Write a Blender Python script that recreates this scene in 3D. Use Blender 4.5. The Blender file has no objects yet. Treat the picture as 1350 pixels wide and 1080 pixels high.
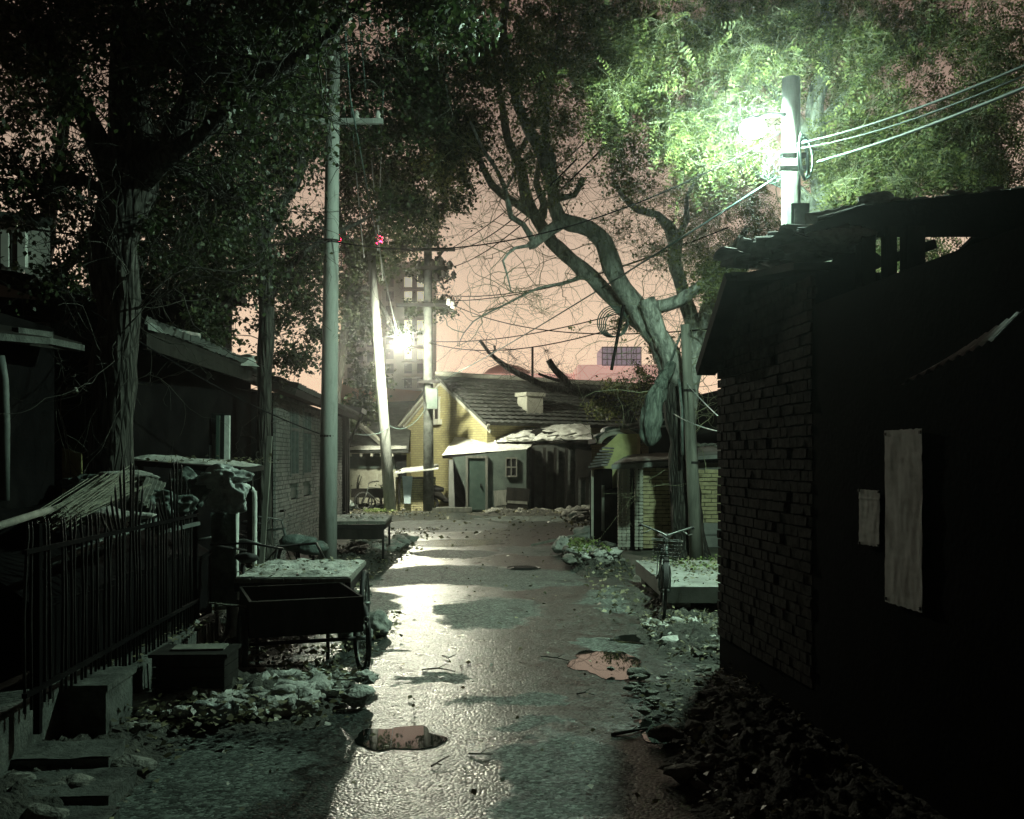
import bpy, math, random
import numpy as np
from mathutils import Vector, Matrix, noise as mnoise

# ------------------------------------------------------------------ camera, sky, exposure
scene = bpy.context.scene
EYE, FPX, CX, HY = 1.75, 1300.0, 675.0, 606.0
cam_d = bpy.data.cameras.new('camera')
cam = bpy.data.objects.new('camera', cam_d)
scene.collection.objects.link(cam)
cam.location = (0, 0, EYE)
cam.rotation_euler = (math.radians(90), 0, 0)
cam_d.sensor_width = 36.0
cam_d.lens = 36.0 * FPX / 1350.0
cam_d.shift_y = (HY - 540.0) / 1350.0
cam_d.clip_start = 0.05
cam_d.clip_end = 2000
scene.camera = cam

world = bpy.data.worlds.new('World')
scene.world = world
world.use_nodes = True
wn, wl = world.node_tree.nodes, world.node_tree.links
wn.clear()
w_out = wn.new('ShaderNodeOutputWorld')
w_bg = wn.new('ShaderNodeBackground')
w_bg.inputs['Strength'].default_value = 1.72
w_tc = wn.new('ShaderNodeTexCoord')
w_sep = wn.new('ShaderNodeSeparateXYZ')
wl.new(w_tc.outputs['Generated'], w_sep.inputs[0])
w_ramp = wn.new('ShaderNodeValToRGB')            # by the sine of the elevation: glow of the city under low cloud
el = w_ramp.color_ramp.elements
el[0].position = 0.0;  el[0].color = (0.72, 0.48, 0.31, 1)
el[1].position = 1.0;  el[1].color = (0.006, 0.005, 0.006, 1)
for p, c in ((0.10, (0.70, 0.51, 0.355)), (0.20, (0.47, 0.35, 0.255)), (0.32, (0.22, 0.155, 0.118)), (0.45, (0.14, 0.092, 0.072)), (0.65, (0.04, 0.029, 0.026))):
    e = el.new(p); e.color = (*c, 1)
wl.new(w_sep.outputs['Z'], w_ramp.inputs[0])
w_mr = wn.new('ShaderNodeMapRange')              # the glow stands over the city ahead and fades round to the dark side
w_mr.inputs['From Min'].default_value = 0.1
w_mr.inputs['From Max'].default_value = 0.95
w_mr.inputs['To Min'].default_value = 0.04
w_mr.inputs['To Max'].default_value = 1.0
w_mr.interpolation_type = 'SMOOTHSTEP'
wl.new(w_sep.outputs['Y'], w_mr.inputs['Value'])
w_no = wn.new('ShaderNodeTexNoise')
w_no.inputs['Scale'].default_value = 2.2
w_no.inputs['Detail'].default_value = 3
wl.new(w_tc.outputs['Generated'], w_no.inputs['Vector'])
w_mr2 = wn.new('ShaderNodeMapRange')
w_mr2.inputs['From Min'].default_value = 0.3; w_mr2.inputs['From Max'].default_value = 0.7
w_mr2.inputs['To Min'].default_value = 0.88; w_mr2.inputs['To Max'].default_value = 1.08
wl.new(w_no.outputs['Fac'], w_mr2.inputs['Value'])
w_mul = wn.new('ShaderNodeMath'); w_mul.operation = 'MULTIPLY'
wl.new(w_mr.outputs[0], w_mul.inputs[0]); wl.new(w_mr2.outputs[0], w_mul.inputs[1])
w_vm = wn.new('ShaderNodeVectorMath'); w_vm.operation = 'SCALE'
wl.new(w_ramp.outputs['Color'], w_vm.inputs[0]); wl.new(w_mul.outputs[0], w_vm.inputs['Scale'])
wl.new(w_vm.outputs[0], w_bg.inputs['Color'])
wl.new(w_bg.outputs[0], w_out.inputs['Surface'])

scene.view_settings.view_transform = 'Standard'
scene.view_settings.look = 'None'
scene.view_settings.exposure = 0.0
scene.view_settings.gamma = 1.0
scene.view_settings.use_curve_mapping = False
scene.render.engine = 'CYCLES'
scene.cycles.max_bounces = 6
scene.cycles.diffuse_bounces = 2
scene.cycles.glossy_bounces = 3
scene.cycles.transmission_bounces = 4
scene.cycles.transparent_max_bounces = 8
scene.cycles.volume_bounces = 0
scene.cycles.sample_clamp_indirect = 4.0
scene.cycles.sample_clamp_direct = 0.0
scene.cycles.use_denoising = True

LAMP_FAR = 22.0          # emission strengths of the two street lamp globes
LAMP_NEAR = 32.0
HAZE = 0.0010

rnd = random.Random(7)
rng = np.random.default_rng(11)
COL = scene.collection

# ------------------------------------------------------------------ measuring: photo pixel + distance -> place
def W(px, py, Y):
    return Vector(((px - CX) / FPX * Y, Y, EYE + (HY - py) / FPX * Y))
def G(px, py):
    Y = FPX * EYE / (py - HY)
    return Vector(((px - CX) / FPX * Y, Y, 0))
def WR(rpx, Y):
    return rpx / FPX * Y

# ------------------------------------------------------------------ materials
def new_mat(name):
    m = bpy.data.materials.new(name); m.use_nodes = True
    n = m.node_tree.nodes; l = m.node_tree.links
    return m, n, l, n['Principled BSDF']

def pmat(name, c1, c2, scale=6.0, rough=0.8, bump=0.3, bscale=40.0, stretch=(1, 1, 1), spec=0.3, dirt=None, dscale=1.2, metal=0.0, bdist=0.01):
    m, n, l, b = new_mat(name)
    tc = n.new('ShaderNodeNewGeometry')
    mp = n.new('ShaderNodeMapping'); mp.inputs['Scale'].default_value = stretch
    l.new(tc.outputs['Position'], mp.inputs['Vector'])
    t = n.new('ShaderNodeTexNoise'); t.inputs['Scale'].default_value = scale; t.inputs['Detail'].default_value = 6; t.inputs['Roughness'].default_value = 0.65
    l.new(mp.outputs[0], t.inputs['Vector'])
    r = n.new('ShaderNodeValToRGB')
    r.color_ramp.elements[0].position = 0.32; r.color_ramp.elements[0].color = (*c1, 1)
    r.color_ramp.elements[1].position = 0.68; r.color_ramp.elements[1].color = (*c2, 1)
    l.new(t.outputs['Fac'], r.inputs[0])
    out = r.outputs['Color']
    if dirt:
        t2 = n.new('ShaderNodeTexNoise'); t2.inputs['Scale'].default_value = dscale; t2.inputs['Detail'].default_value = 8; t2.inputs['Roughness'].default_value = 0.7
        l.new(mp.outputs[0], t2.inputs['Vector'])
        r2 = n.new('ShaderNodeValToRGB')
        r2.color_ramp.elements[0].position = 0.48; r2.color_ramp.elements[0].color = (0, 0, 0, 1)
        r2.color_ramp.elements[1].position = 0.66; r2.color_ramp.elements[1].color = (0.85, 0.85, 0.85, 1)
        l.new(t2.outputs['Fac'], r2.inputs[0])
        mx = n.new('ShaderNodeMixRGB'); l.new(r2.outputs['Color'], mx.inputs[0]); l.new(out, mx.inputs[1]); mx.inputs[2].default_value = (*dirt, 1)
        out = mx.outputs[0]
    l.new(out, b.inputs['Base Color'])
    b.inputs['Roughness'].default_value = rough
    b.inputs['Specular IOR Level'].default_value = spec
    b.inputs['Metallic'].default_value = metal
    if bump:
        t3 = n.new('ShaderNodeTexNoise'); t3.inputs['Scale'].default_value = bscale; t3.inputs['Detail'].default_value = 5
        l.new(mp.outputs[0], t3.inputs['Vector'])
        bp = n.new('ShaderNodeBump'); bp.inputs['Strength'].default_value = bump; bp.inputs['Distance'].default_value = bdist
        l.new(t3.outputs['Fac'], bp.inputs['Height']); l.new(bp.outputs[0], b.inputs['Normal'])
    return m

def brick_tex_mat(name, c1, c2, cm, bw, bh, ux, uy, dirt):
    m, n, l, b = new_mat(name)
    g = n.new('ShaderNodeNewGeometry'); d = n.new('ShaderNodeVectorMath'); d.operation = 'DOT_PRODUCT'; l.new(g.outputs['Position'], d.inputs[0]); d.inputs[1].default_value = (ux, uy, 0)
    s = n.new('ShaderNodeSeparateXYZ'); l.new(g.outputs['Position'], s.inputs[0]); c = n.new('ShaderNodeCombineXYZ'); l.new(d.outputs['Value'], c.inputs[0]); l.new(s.outputs['Z'], c.inputs[1])
    t = n.new('ShaderNodeTexBrick'); l.new(c.outputs[0], t.inputs['Vector']); t.inputs['Scale'].default_value = 1.0; t.inputs['Brick Width'].default_value = bw; t.inputs['Row Height'].default_value = bh; t.inputs['Mortar Size'].default_value = .011
    t.inputs['Color1'].default_value = (*c1, 1); t.inputs['Color2'].default_value = (*c2, 1); t.inputs['Mortar'].default_value = (*cm, 1)
    z = n.new('ShaderNodeTexNoise'); z.inputs['Scale'].default_value = .8; z.inputs['Detail'].default_value = 8; l.new(g.outputs['Position'], z.inputs['Vector'])
    r = n.new('ShaderNodeValToRGB'); r.color_ramp.elements[0].position = .42; r.color_ramp.elements[0].color = (0, 0, 0, 1); r.color_ramp.elements[1].position = .7; r.color_ramp.elements[1].color = (.8, .8, .8, 1); l.new(z.outputs['Fac'], r.inputs[0])
    x = n.new('ShaderNodeMixRGB'); l.new(r.outputs[0], x.inputs[0]); l.new(t.outputs['Color'], x.inputs[1]); x.inputs[2].default_value = (*dirt, 1); l.new(x.outputs[0], b.inputs['Base Color'])
    b.inputs['Roughness'].default_value = .9; b.inputs['Specular IOR Level'].default_value = .15
    p = n.new('ShaderNodeBump'); p.inputs['Strength'].default_value = .6; p.inputs['Distance'].default_value = .01; p.invert = True; l.new(t.outputs['Fac'], p.inputs['Height']); l.new(p.outputs[0], b.inputs['Normal'])
    return m

def emat(name, col, strength):
    m, n, l, b = new_mat(name)
    b.inputs['Base Color'].default_value = (*[min(1, c) for c in col], 1)
    b.inputs['Emission Color'].default_value = (*col, 1)
    b.inputs['Emission Strength'].default_value = strength
    return m

def leaf_mat(name, c1, c2, c3, trans=0.35, pscale=9.0):
    m, n, l, b = new_mat(name)
    g = n.new('ShaderNodeNewGeometry')
    t = n.new('ShaderNodeTexNoise'); t.inputs['Scale'].default_value = pscale; t.inputs['Detail'].default_value = 2
    l.new(g.outputs['Position'], t.inputs['Vector'])
    mx0 = n.new('ShaderNodeMath'); mx0.operation = 'MULTIPLY_ADD'
    l.new(g.outputs['Random Per Island'], mx0.inputs[0]); mx0.inputs[1].default_value = 0.45; 
    sc = n.new('ShaderNodeMath'); sc.operation = 'MULTIPLY'; sc.inputs[1].default_value = 0.55; l.new(t.outputs['Fac'], sc.inputs[0])
    l.new(sc.outputs[0], mx0.inputs[2])
    r = n.new('ShaderNodeValToRGB'); e = r.color_ramp.elements
    e[0].position = 0.2; e[0].color = (*c1, 1); e[1].position = 0.8; e[1].color = (*c3, 1)
    k = e.new(0.5); k.color = (*c2, 1)
    l.new(mx0.outputs[0], r.inputs[0]); l.new(r.outputs[0], b.inputs['Base Color'])
    b.inputs['Roughness'].default_value = 0.5; b.inputs['Specular IOR Level'].default_value = 0.35
    tr = n.new('ShaderNodeBsdfTranslucent'); l.new(r.outputs[0], tr.inputs['Color'])
    ms = n.new('ShaderNodeMixShader'); ms.inputs[0].default_value = trans
    l.new(b.outputs[0], ms.inputs[1]); l.new(tr.outputs[0], ms.inputs[2])
    l.new(ms.outputs[0], n['Material Output'].inputs['Surface'])
    return m

def bark_mat(name, c1, c2, scale=9.0, bump=0.9, bdist=0.03, sz=0.16, vor=1.2):
    m, n, l, b = new_mat(name)
    g = n.new('ShaderNodeNewGeometry')
    mp = n.new('ShaderNodeMapping'); mp.inputs['Scale'].default_value = (1, 1, sz)
    l.new(g.outputs['Position'], mp.inputs['Vector'])
    t = n.new('ShaderNodeTexNoise'); t.inputs['Scale'].default_value = scale; t.inputs['Detail'].default_value = 7; t.inputs['Distortion'].default_value = 0.6
    l.new(mp.outputs[0], t.inputs['Vector'])
    v = n.new('ShaderNodeTexVoronoi'); v.feature = 'DISTANCE_TO_EDGE'; v.inputs['Scale'].default_value = scale * 2.2
    l.new(mp.outputs[0], v.inputs['Vector'])
    mu = n.new('ShaderNodeMath'); mu.operation = 'MULTIPLY_ADD'; l.new(v.outputs['Distance'], mu.inputs[0]); mu.inputs[1].default_value = vor; l.new(t.outputs['Fac'], mu.inputs[2])
    r = n.new('ShaderNodeValToRGB'); r.color_ramp.elements[0].position = 0.4; r.color_ramp.elements[0].color = (*c1, 1)
    r.color_ramp.elements[1].position = 0.95; r.color_ramp.elements[1].color = (*c2, 1)
    l.new(mu.outputs[0], r.inputs[0]); l.new(r.outputs[0], b.inputs['Base Color'])
    b.inputs['Roughness'].default_value = 0.9; b.inputs['Specular IOR Level'].default_value = 0.2
    bp = n.new('ShaderNodeBump'); bp.inputs['Strength'].default_value = bump; bp.inputs['Distance'].default_value = bdist
    l.new(mu.outputs[0], bp.inputs['Height']); l.new(bp.outputs[0], b.inputs['Normal'])
    return m

M = {}
M['concrete'] = pmat('concrete', (0.17, 0.18, 0.165), (0.28, 0.29, 0.27), 5, 0.85, 0.35, 60, dirt=(0.09, 0.095, 0.085), dscale=2.5)
M['old_concrete'] = pmat('old_concrete', (0.045, 0.05, 0.045), (0.11, 0.12, 0.108), 6, 0.9, 0.8, 40, dirt=(0.02, 0.022, 0.02), dscale=4, spec=.15, bdist=.015)
M['pole'] = pmat('pole_concrete', (0.22, 0.24, 0.22), (0.38, 0.40, 0.37), 3, 0.8, 0.3, 50, stretch=(3, 3, 0.5), dirt=(0.11, 0.12, 0.11), dscale=3)
M['paint_white'] = pmat('chalky_pole_paint', (0.55, 0.56, 0.52), (0.72, 0.73, 0.68), 6, 0.8, 0.4, 30, dirt=(0.2, 0.2, 0.18), dscale=7)
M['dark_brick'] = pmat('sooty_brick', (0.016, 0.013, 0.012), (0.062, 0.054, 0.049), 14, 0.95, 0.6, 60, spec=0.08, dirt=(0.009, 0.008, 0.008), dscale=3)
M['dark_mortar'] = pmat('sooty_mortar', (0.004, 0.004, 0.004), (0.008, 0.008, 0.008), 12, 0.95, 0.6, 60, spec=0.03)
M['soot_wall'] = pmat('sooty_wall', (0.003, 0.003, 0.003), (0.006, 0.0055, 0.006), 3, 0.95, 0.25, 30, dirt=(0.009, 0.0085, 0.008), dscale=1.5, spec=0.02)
M['yellow_wall'] = pmat('ochre_wall', (0.42, 0.38, 0.19), (0.56, 0.51, 0.27), 2.5, 0.85, 0.2, 40, dirt=(0.30, 0.275, 0.15), dscale=0.9)
M['yellow_brick'] = pmat('ochre_brick', (0.33, 0.30, 0.17), (0.50, 0.455, 0.27), 9, 0.85, 0.5, 50, dirt=(0.22, 0.2, 0.12), dscale=5)
M['mortar'] = pmat('mortar', (0.10, 0.10, 0.09), (0.16, 0.155, 0.135), 12, 0.9, 0.4, 60)
M['grey_brick'] = pmat('grey_brick', (0.12, 0.125, 0.115), (0.22, 0.23, 0.21), 9, 0.85, 0.5, 60, dirt=(0.07, 0.075, 0.07), dscale=1.5)
M['plaster'] = pmat('stained_plaster', (0.36, 0.355, 0.28), (0.5, 0.5, 0.40), 2, 0.9, 0.3, 30, dirt=(0.24, 0.235, 0.19), dscale=0.8)
M['shed_plaster'] = pmat('shed_plaster', (0.055, 0.075, 0.065), (0.105, 0.135, 0.115), 2.5, 0.9, 0.5, 25, dirt=(0.05, 0.06, 0.055), dscale=1.0)
M['white_wall'] = pmat('white_wall', (0.6, 0.62, 0.58), (0.75, 0.76, 0.7), 2, 0.85, 0.2, 30, dirt=(0.45, 0.46, 0.42), dscale=1)
M['yellow_patch'] = pmat('lime_washed_wall', (0.5, 0.5, 0.22), (0.65, 0.64, 0.32), 3, 0.85, 0.3, 30, dirt=(0.35, 0.35, 0.18))
M['tile'] = pmat('roof_tile', (0.045, 0.05, 0.047), (0.10, 0.105, 0.095), 5, 0.9, 0.4, 40, spec=0.1, dirt=(0.04, 0.045, 0.04), dscale=1.5)
M['tile_pale'] = pmat('weathered_tile', (0.13, 0.125, 0.12), (0.3, 0.29, 0.275), 8, 0.85, 0.5, 40)
M['trim'] = pmat('cement_trim', (0.33, 0.33, 0.28), (0.45, 0.45, 0.38), 6, 0.85, 0.3, 40)
M['snow'] = pmat('dusty_snow', (0.22, 0.23, 0.205), (0.56, 0.57, 0.53), 12, 0.85, 0.8, 30, dirt=(0.07, 0.075, 0.062), dscale=6, bdist=0.03)
M['snow_roof'] = pmat('snow_on_roof', (0.45, 0.46, 0.42), (0.68, 0.69, 0.64), 9, 0.75, 0.6, 20, dirt=(0.3, 0.3, 0.26), dscale=3, bdist=0.03)
M['dark_wood'] = pmat('dark_wood', (0.008, 0.008, 0.007), (0.022, 0.021, 0.018), 8, 0.9, 0.4, 40, stretch=(1, 1, 0.3), spec=0.1)
M['grey_wood'] = pmat('weathered_wood', (0.075, 0.08, 0.068), (0.19, 0.195, 0.165), 10, 0.85, 0.5, 50, stretch=(1, 1, 0.15))
M['green_door'] = pmat('green_door_paint', (0.03, 0.055, 0.045), (0.05, 0.08, 0.065), 5, 0.6, 0.2, 30)
M['iron'] = pmat('rusty_iron', (0.006, 0.006, 0.006), (0.016, 0.015, 0.014), 20, 0.6, 0.3, 80, spec=0.15)
M['steel'] = pmat('worn_steel', (0.08, 0.085, 0.08), (0.2, 0.21, 0.2), 15, 0.5, 0.1, 60, metal=0.7)
M['paint_grey'] = pmat('grey_paint', (0.06, 0.075, 0.07), (0.12, 0.14, 0.13), 8, 0.6, 0.15, 40)
M['rubber'] = pmat('rubber', (0.012, 0.012, 0.012), (0.03, 0.03, 0.03), 20, 0.7, 0.2, 60)
M['black_wire'] = pmat('black_cable', (0.008, 0.008, 0.008), (0.014, 0.014, 0.014), 5, 1, 0, 60, spec=0)
M['grey_wire'] = pmat('grey_cable', (0.07, 0.11, 0.10), (0.12, 0.17, 0.155), 5, 0.7, 0, 60, spec=.1)
M['paper'] = pmat('weathered_paper', (0.68, 0.70, 0.70), (0.78, 0.80, 0.79), 4, 0.85, 0.25, 14, dirt=(0.55, 0.57, 0.56), dscale=14, bdist=0.004, spec=.1)
M['tarp'] = pmat('faded_tarp', (0.055, 0.075, 0.067), (0.13, 0.165, 0.15), 5, 0.55, 0.7, 14, dirt=(0.03, 0.035, 0.03), dscale=4, bdist=0.04)
M['plastic'] = pmat('white_plastic', (0.22, 0.25, 0.24), (0.45, 0.49, 0.47), 6, 0.35, 0.8, 18, dirt=(0.08, 0.09, 0.085), dscale=5, bdist=0.03)
M['pipe_white'] = pmat('pale_pipe', (0.5, 0.53, 0.5), (0.65, 0.68, 0.64), 7, 0.5, 0.1, 30, dirt=(0.3, 0.32, 0.3), dscale=4)
M['straw'] = pmat('dry_reed', (0.08, 0.085, 0.065), (0.24, 0.245, 0.19), 20, 0.8, 0.2, 50)
M['stone'] = pmat('boulder', (0.12, 0.13, 0.12), (0.3, 0.31, 0.28), 6, 0.9, 0.8, 25, bdist=0.02)
M['rubble'] = pmat('rubble', (0.05, 0.052, 0.045), (0.22, 0.22, 0.19), 14, 0.9, 0.9, 40, bdist=0.02)
M['dirt'] = pmat('dirt_heap', (0.018, 0.019, 0.016), (0.055, 0.055, 0.045), 9, 0.95, 1.0, 30, bdist=0.03)
M['blue_sheet'] = pmat('pale_blue_sheet', (0.35, 0.45, 0.5), (0.5, 0.6, 0.62), 6, 0.6, 0.2, 20)
M['glass_dark'] = pmat('dark_glass', (0.01, 0.012, 0.012), (0.02, 0.022, 0.022), 3, 0.12, 0, 10, spec=0.5)
M['far_wall'] = pmat('far_wall', (0.30, 0.27, 0.24), (0.36, 0.33, 0.29), 0.2, 0.9, 0, 1)
M['porcelain'] = pmat('porcelain', (0.3, 0.3, 0.28), (0.5, 0.5, 0.47), 9, 0.35, 0, 10)
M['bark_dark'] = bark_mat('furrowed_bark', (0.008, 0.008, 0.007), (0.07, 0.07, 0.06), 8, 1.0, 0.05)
M['bark_pale'] = bark_mat('smooth_grey_bark', (0.12, 0.13, 0.115), (0.52, 0.54, 0.48), 11, 1.0, 0.035, 0.4, 0.35)
M['twig'] = pmat('twig_bark', (0.12, 0.13, 0.08), (0.26, 0.27, 0.17), 9, 0.9, 0, 30)
M['twig_dark'] = pmat('dark_twig_bark', (0.02, 0.02, 0.017), (0.05, 0.05, 0.04), 9, 0.9, 0, 30)
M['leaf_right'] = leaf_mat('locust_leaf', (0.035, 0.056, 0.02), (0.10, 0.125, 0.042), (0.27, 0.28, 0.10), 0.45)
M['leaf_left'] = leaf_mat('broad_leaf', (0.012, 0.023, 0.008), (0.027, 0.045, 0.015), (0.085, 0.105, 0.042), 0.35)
M['litter'] = leaf_mat('fallen_leaf', (0.035, 0.037, 0.022), (0.10, 0.095, 0.055), (0.27, 0.255, 0.15), 0.15)
M['weed'] = leaf_mat('weed_leaf', (0.06, 0.12, 0.03), (0.14, 0.2, 0.06), (0.25, 0.3, 0.12), 0.3)
M['red_glow'] = emat('red_beacon', (1.0, 0.02, 0.08), 30.0)
M['window_glow'] = emat('lit_window', (1.0, 0.95, 0.72), 0.38)
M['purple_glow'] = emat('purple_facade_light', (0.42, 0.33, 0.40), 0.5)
M['pink_glow'] = emat('self_lit_pink_wall', (0.85, 0.50, 0.41), 0.72)  # plain far walls given emission in place of city glow falling on them

# ------------------------------------------------------------------ mesh helpers
ORG = {}
def tag(o, label=None, cat=None, group=None, kind=None):
    if label: o['label'] = label
    if cat: o['category'] = cat
    if group: o['group'] = group
    if kind: o['kind'] = kind
    return o
def thing(name, loc, label, cat, group=None, rz=0):
    o = bpy.data.objects.new(name, None); COL.objects.link(o)
    o.location = loc; o.rotation_euler = (0, 0, rz); o.empty_display_size = 0.2
    ORG[o.name] = Vector(loc)
    return tag(o, label, cat, group)
def link_mesh(name, me, parent=None, org=None):
    o = bpy.data.objects.new(name, me); COL.objects.link(o)
    if parent is not None: o.parent = parent
    ORG[o.name] = org if org is not None else Vector((0, 0, 0))
    return o

class MB:
    def __init__(s): s.v = []; s.f = []; s.sm = []
    def add(s, vs, fs, smooth=False):
        b = len(s.v); s.v.extend([tuple(q) for q in vs]); s.f.extend([tuple(b + i for i in f) for f in fs]); s.sm.extend([smooth] * len(fs)); return s
    def obox(s, c, ax, ay, az, hx, hy, hz):
        c = Vector(c); ax = Vector(ax).normalized() * hx; ay = Vector(ay).normalized() * hy; az = Vector(az).normalized() * hz
        vs = [c + sx * ax + sy * ay + sz * az for sz in (-1, 1) for sy in (-1, 1) for sx in (-1, 1)]
        return s.add(vs, [(0, 2, 3, 1), (4, 5, 7, 6), (0, 1, 5, 4), (2, 6, 7, 3), (0, 4, 6, 2), (1, 3, 7, 5)])
    def box(s, lo, hi):
        lo = Vector(lo); hi = Vector(hi); c = (lo + hi) / 2; h = (hi - lo) / 2
        return s.obox(c, (1, 0, 0), (0, 1, 0), (0, 0, 1), h.x, h.y, h.z)
    def rbox(s, c, size, rz=0, rx=0, ry=0):
        R = Matrix.Rotation(rz, 3, 'Z') @ Matrix.Rotation(ry, 3, 'Y') @ Matrix.Rotation(rx, 3, 'X')
        return s.obox(c, R @ Vector((1, 0, 0)), R @ Vector((0, 1, 0)), R @ Vector((0, 0, 1)), size[0] / 2, size[1] / 2, size[2] / 2)
    def bar(s, a, b, w, h, up=(0, 0, 1)):
        a = Vector(a); b = Vector(b); d = b - a; u = Vector(up)
        if abs(d.normalized().dot(u)) > 0.98: u = Vector((1, 0, 0))
        sd = d.cross(u).normalized(); u2 = sd.cross(d).normalized()
        return s.obox((a + b) / 2, d, sd, u2, d.length / 2, w / 2, h / 2)
    def tube(s, pts, r, n=8, caps=True, smooth=True, jit=0.0):
        pts = [Vector(p) for p in pts]; k = len(pts)
        rr = r if isinstance(r, (list, tuple)) else [r] * k
        vs = []; fs = []; ref = None
        for i, p in enumerate(pts):
            d = (pts[min(i + 1, k - 1)] - pts[max(i - 1, 0)]).normalized()
            if ref is None: ref = d.orthogonal().normalized()
            ref = (ref - d * ref.dot(d))
            if ref.length < 1e-5: ref = d.orthogonal()
            ref.normalize(); o = d.cross(ref)
            for j in range(n):
                a = 2 * math.pi * j / n
                q = rr[i] * (1 + (mnoise.noise(p * 3 + Vector((j * 1.7, 0, 0))) * jit if jit else 0))
                vs.append(p + (ref * math.cos(a) + o * math.sin(a)) * q)
        for i in range(k - 1):
            for j in range(n):
                fs.append((i * n + j, i * n + (j + 1) % n, (i + 1) * n + (j + 1) % n, (i + 1) * n + j))
        if caps:
            fs.append(tuple(range(n - 1, -1, -1))); fs.append(tuple((k - 1) * n + j for j in range(n)))
        return s.add(vs, fs, smooth)
    def prism(s, poly, off):
        off = Vector(off); n = len(poly); a = [Vector(p) for p in poly]
        vs = a + [p + off for p in a]
        fs = [tuple(range(n - 1, -1, -1)), tuple(range(n, 2 * n))] + [(i, (i + 1) % n, n + (i + 1) % n, n + i) for i in range(n)]
        return s.add(vs, fs)
    def torus(s, c, ax, ay, R, r, n=28, m=6):
        c = Vector(c); ax = Vector(ax).normalized(); ay = Vector(ay).normalized(); az = ax.cross(ay)
        vs = []; fs = []
        for i in range(n):
            t = 2 * math.pi * i / n; d = ax * math.cos(t) + ay * math.sin(t)
            for j in range(m):
                p = 2 * math.pi * j / m
                vs.append(c + d * (R + r * math.cos(p)) + az * r * math.sin(p))
        for i in range(n):
            for j in range(m):
                fs.append((i * m + j, ((i + 1) % n) * m + j, ((i + 1) % n) * m + (j + 1) % m, i * m + (j + 1) % m))
        return s.add(vs, fs, True)
    def lathe(s, c, prof, n=14, axis=(0, 0, 1)):
        c = Vector(c); az = Vector(axis).normalized(); ax = az.orthogonal().normalized(); ay = az.cross(ax)
        vs = []; fs = []
        for (r, z) in prof:
            for j in range(n):
                a = 2 * math.pi * j / n
                vs.append(c + (ax * math.cos(a) + ay * math.sin(a)) * r + az * z)
        for i in range(len(prof) - 1):
            for j in range(n):
                fs.append((i * n + j, i * n + (j + 1) % n, (i + 1) * n + (j + 1) % n, (i + 1) * n + j))
        return s.add(vs, fs, True)
    def grid(s, fn, nu, nv, smooth=True):
        vs = [fn(i / nu, j / nv) for j in range(nv + 1) for i in range(nu + 1)]
        fs = [(j * (nu + 1) + i, j * (nu + 1) + i + 1, (j + 1) * (nu + 1) + i + 1, (j + 1) * (nu + 1) + i) for j in range(nv) for i in range(nu)]
        return s.add(vs, fs, smooth)
    def rock(s, c, r, sub=2, jag=0.35, seed=0, squash=0.75, stretch=(1, 1)):
        import bmesh
        bm = bmesh.new(); bmesh.ops.create_icosphere(bm, subdivisions=sub, radius=1)
        vs = []
        for v in bm.verts:
            p = v.co.copy(); k = 1 + jag * mnoise.noise(p * 1.3 + Vector((seed * 3.1, seed, 0))) + jag * 0.4 * mnoise.noise(p * 3.7 + Vector((seed, 0, 5)))
            q = p * k * r; vs.append(Vector((c[0] + q.x * stretch[0], c[1] + q.y * stretch[1], c[2] + q.z * squash)))
        fs = [tuple(v.index for v in f.verts) for f in bm.faces]; bm.free()
        return s.add(vs, fs, sub > 1)
    def mesh(s, name, mat, org=Vector((0, 0, 0))):
        me = bpy.data.meshes.new(name)
        me.from_pydata([(x - org[0], y - org[1], z - org[2]) for x, y, z in s.v], [], s.f)
        me.polygons.foreach_set('use_smooth', s.sm)
        me.materials.append(M[mat] if isinstance(mat, str) else mat)
        me.update()
        return me
    def build(s, name, mat, parent=None, local=False, **kw):
        org = Vector((0, 0, 0)) if (parent is None or local) else ORG[parent.name]
        o = link_mesh(name, s.mesh(name, mat, org), parent, ORG[parent.name] if parent is not None else None)
        return tag(o, **kw)

def np_mesh(name, verts, quads, mat, smooth=False):
    me = bpy.data.meshes.new(name)
    nv, nf, k = len(verts), len(quads), quads.shape[1]
    me.vertices.add(nv); me.vertices.foreach_set('co', verts.astype(np.float32).ravel())
    me.loops.add(nf * k); me.loops.foreach_set('vertex_index', quads.astype(np.int32).ravel())
    me.polygons.add(nf); me.polygons.foreach_set('loop_start', np.arange(0, nf * k, k, dtype=np.int32))
    me.polygons.foreach_set('loop_total', np.full(nf, k, dtype=np.int32))
    if smooth: me.polygons.foreach_set('use_smooth', np.ones(nf, dtype=bool))
    me.materials.append(M[mat]); me.update(calc_edges=True)
    return me

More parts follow.
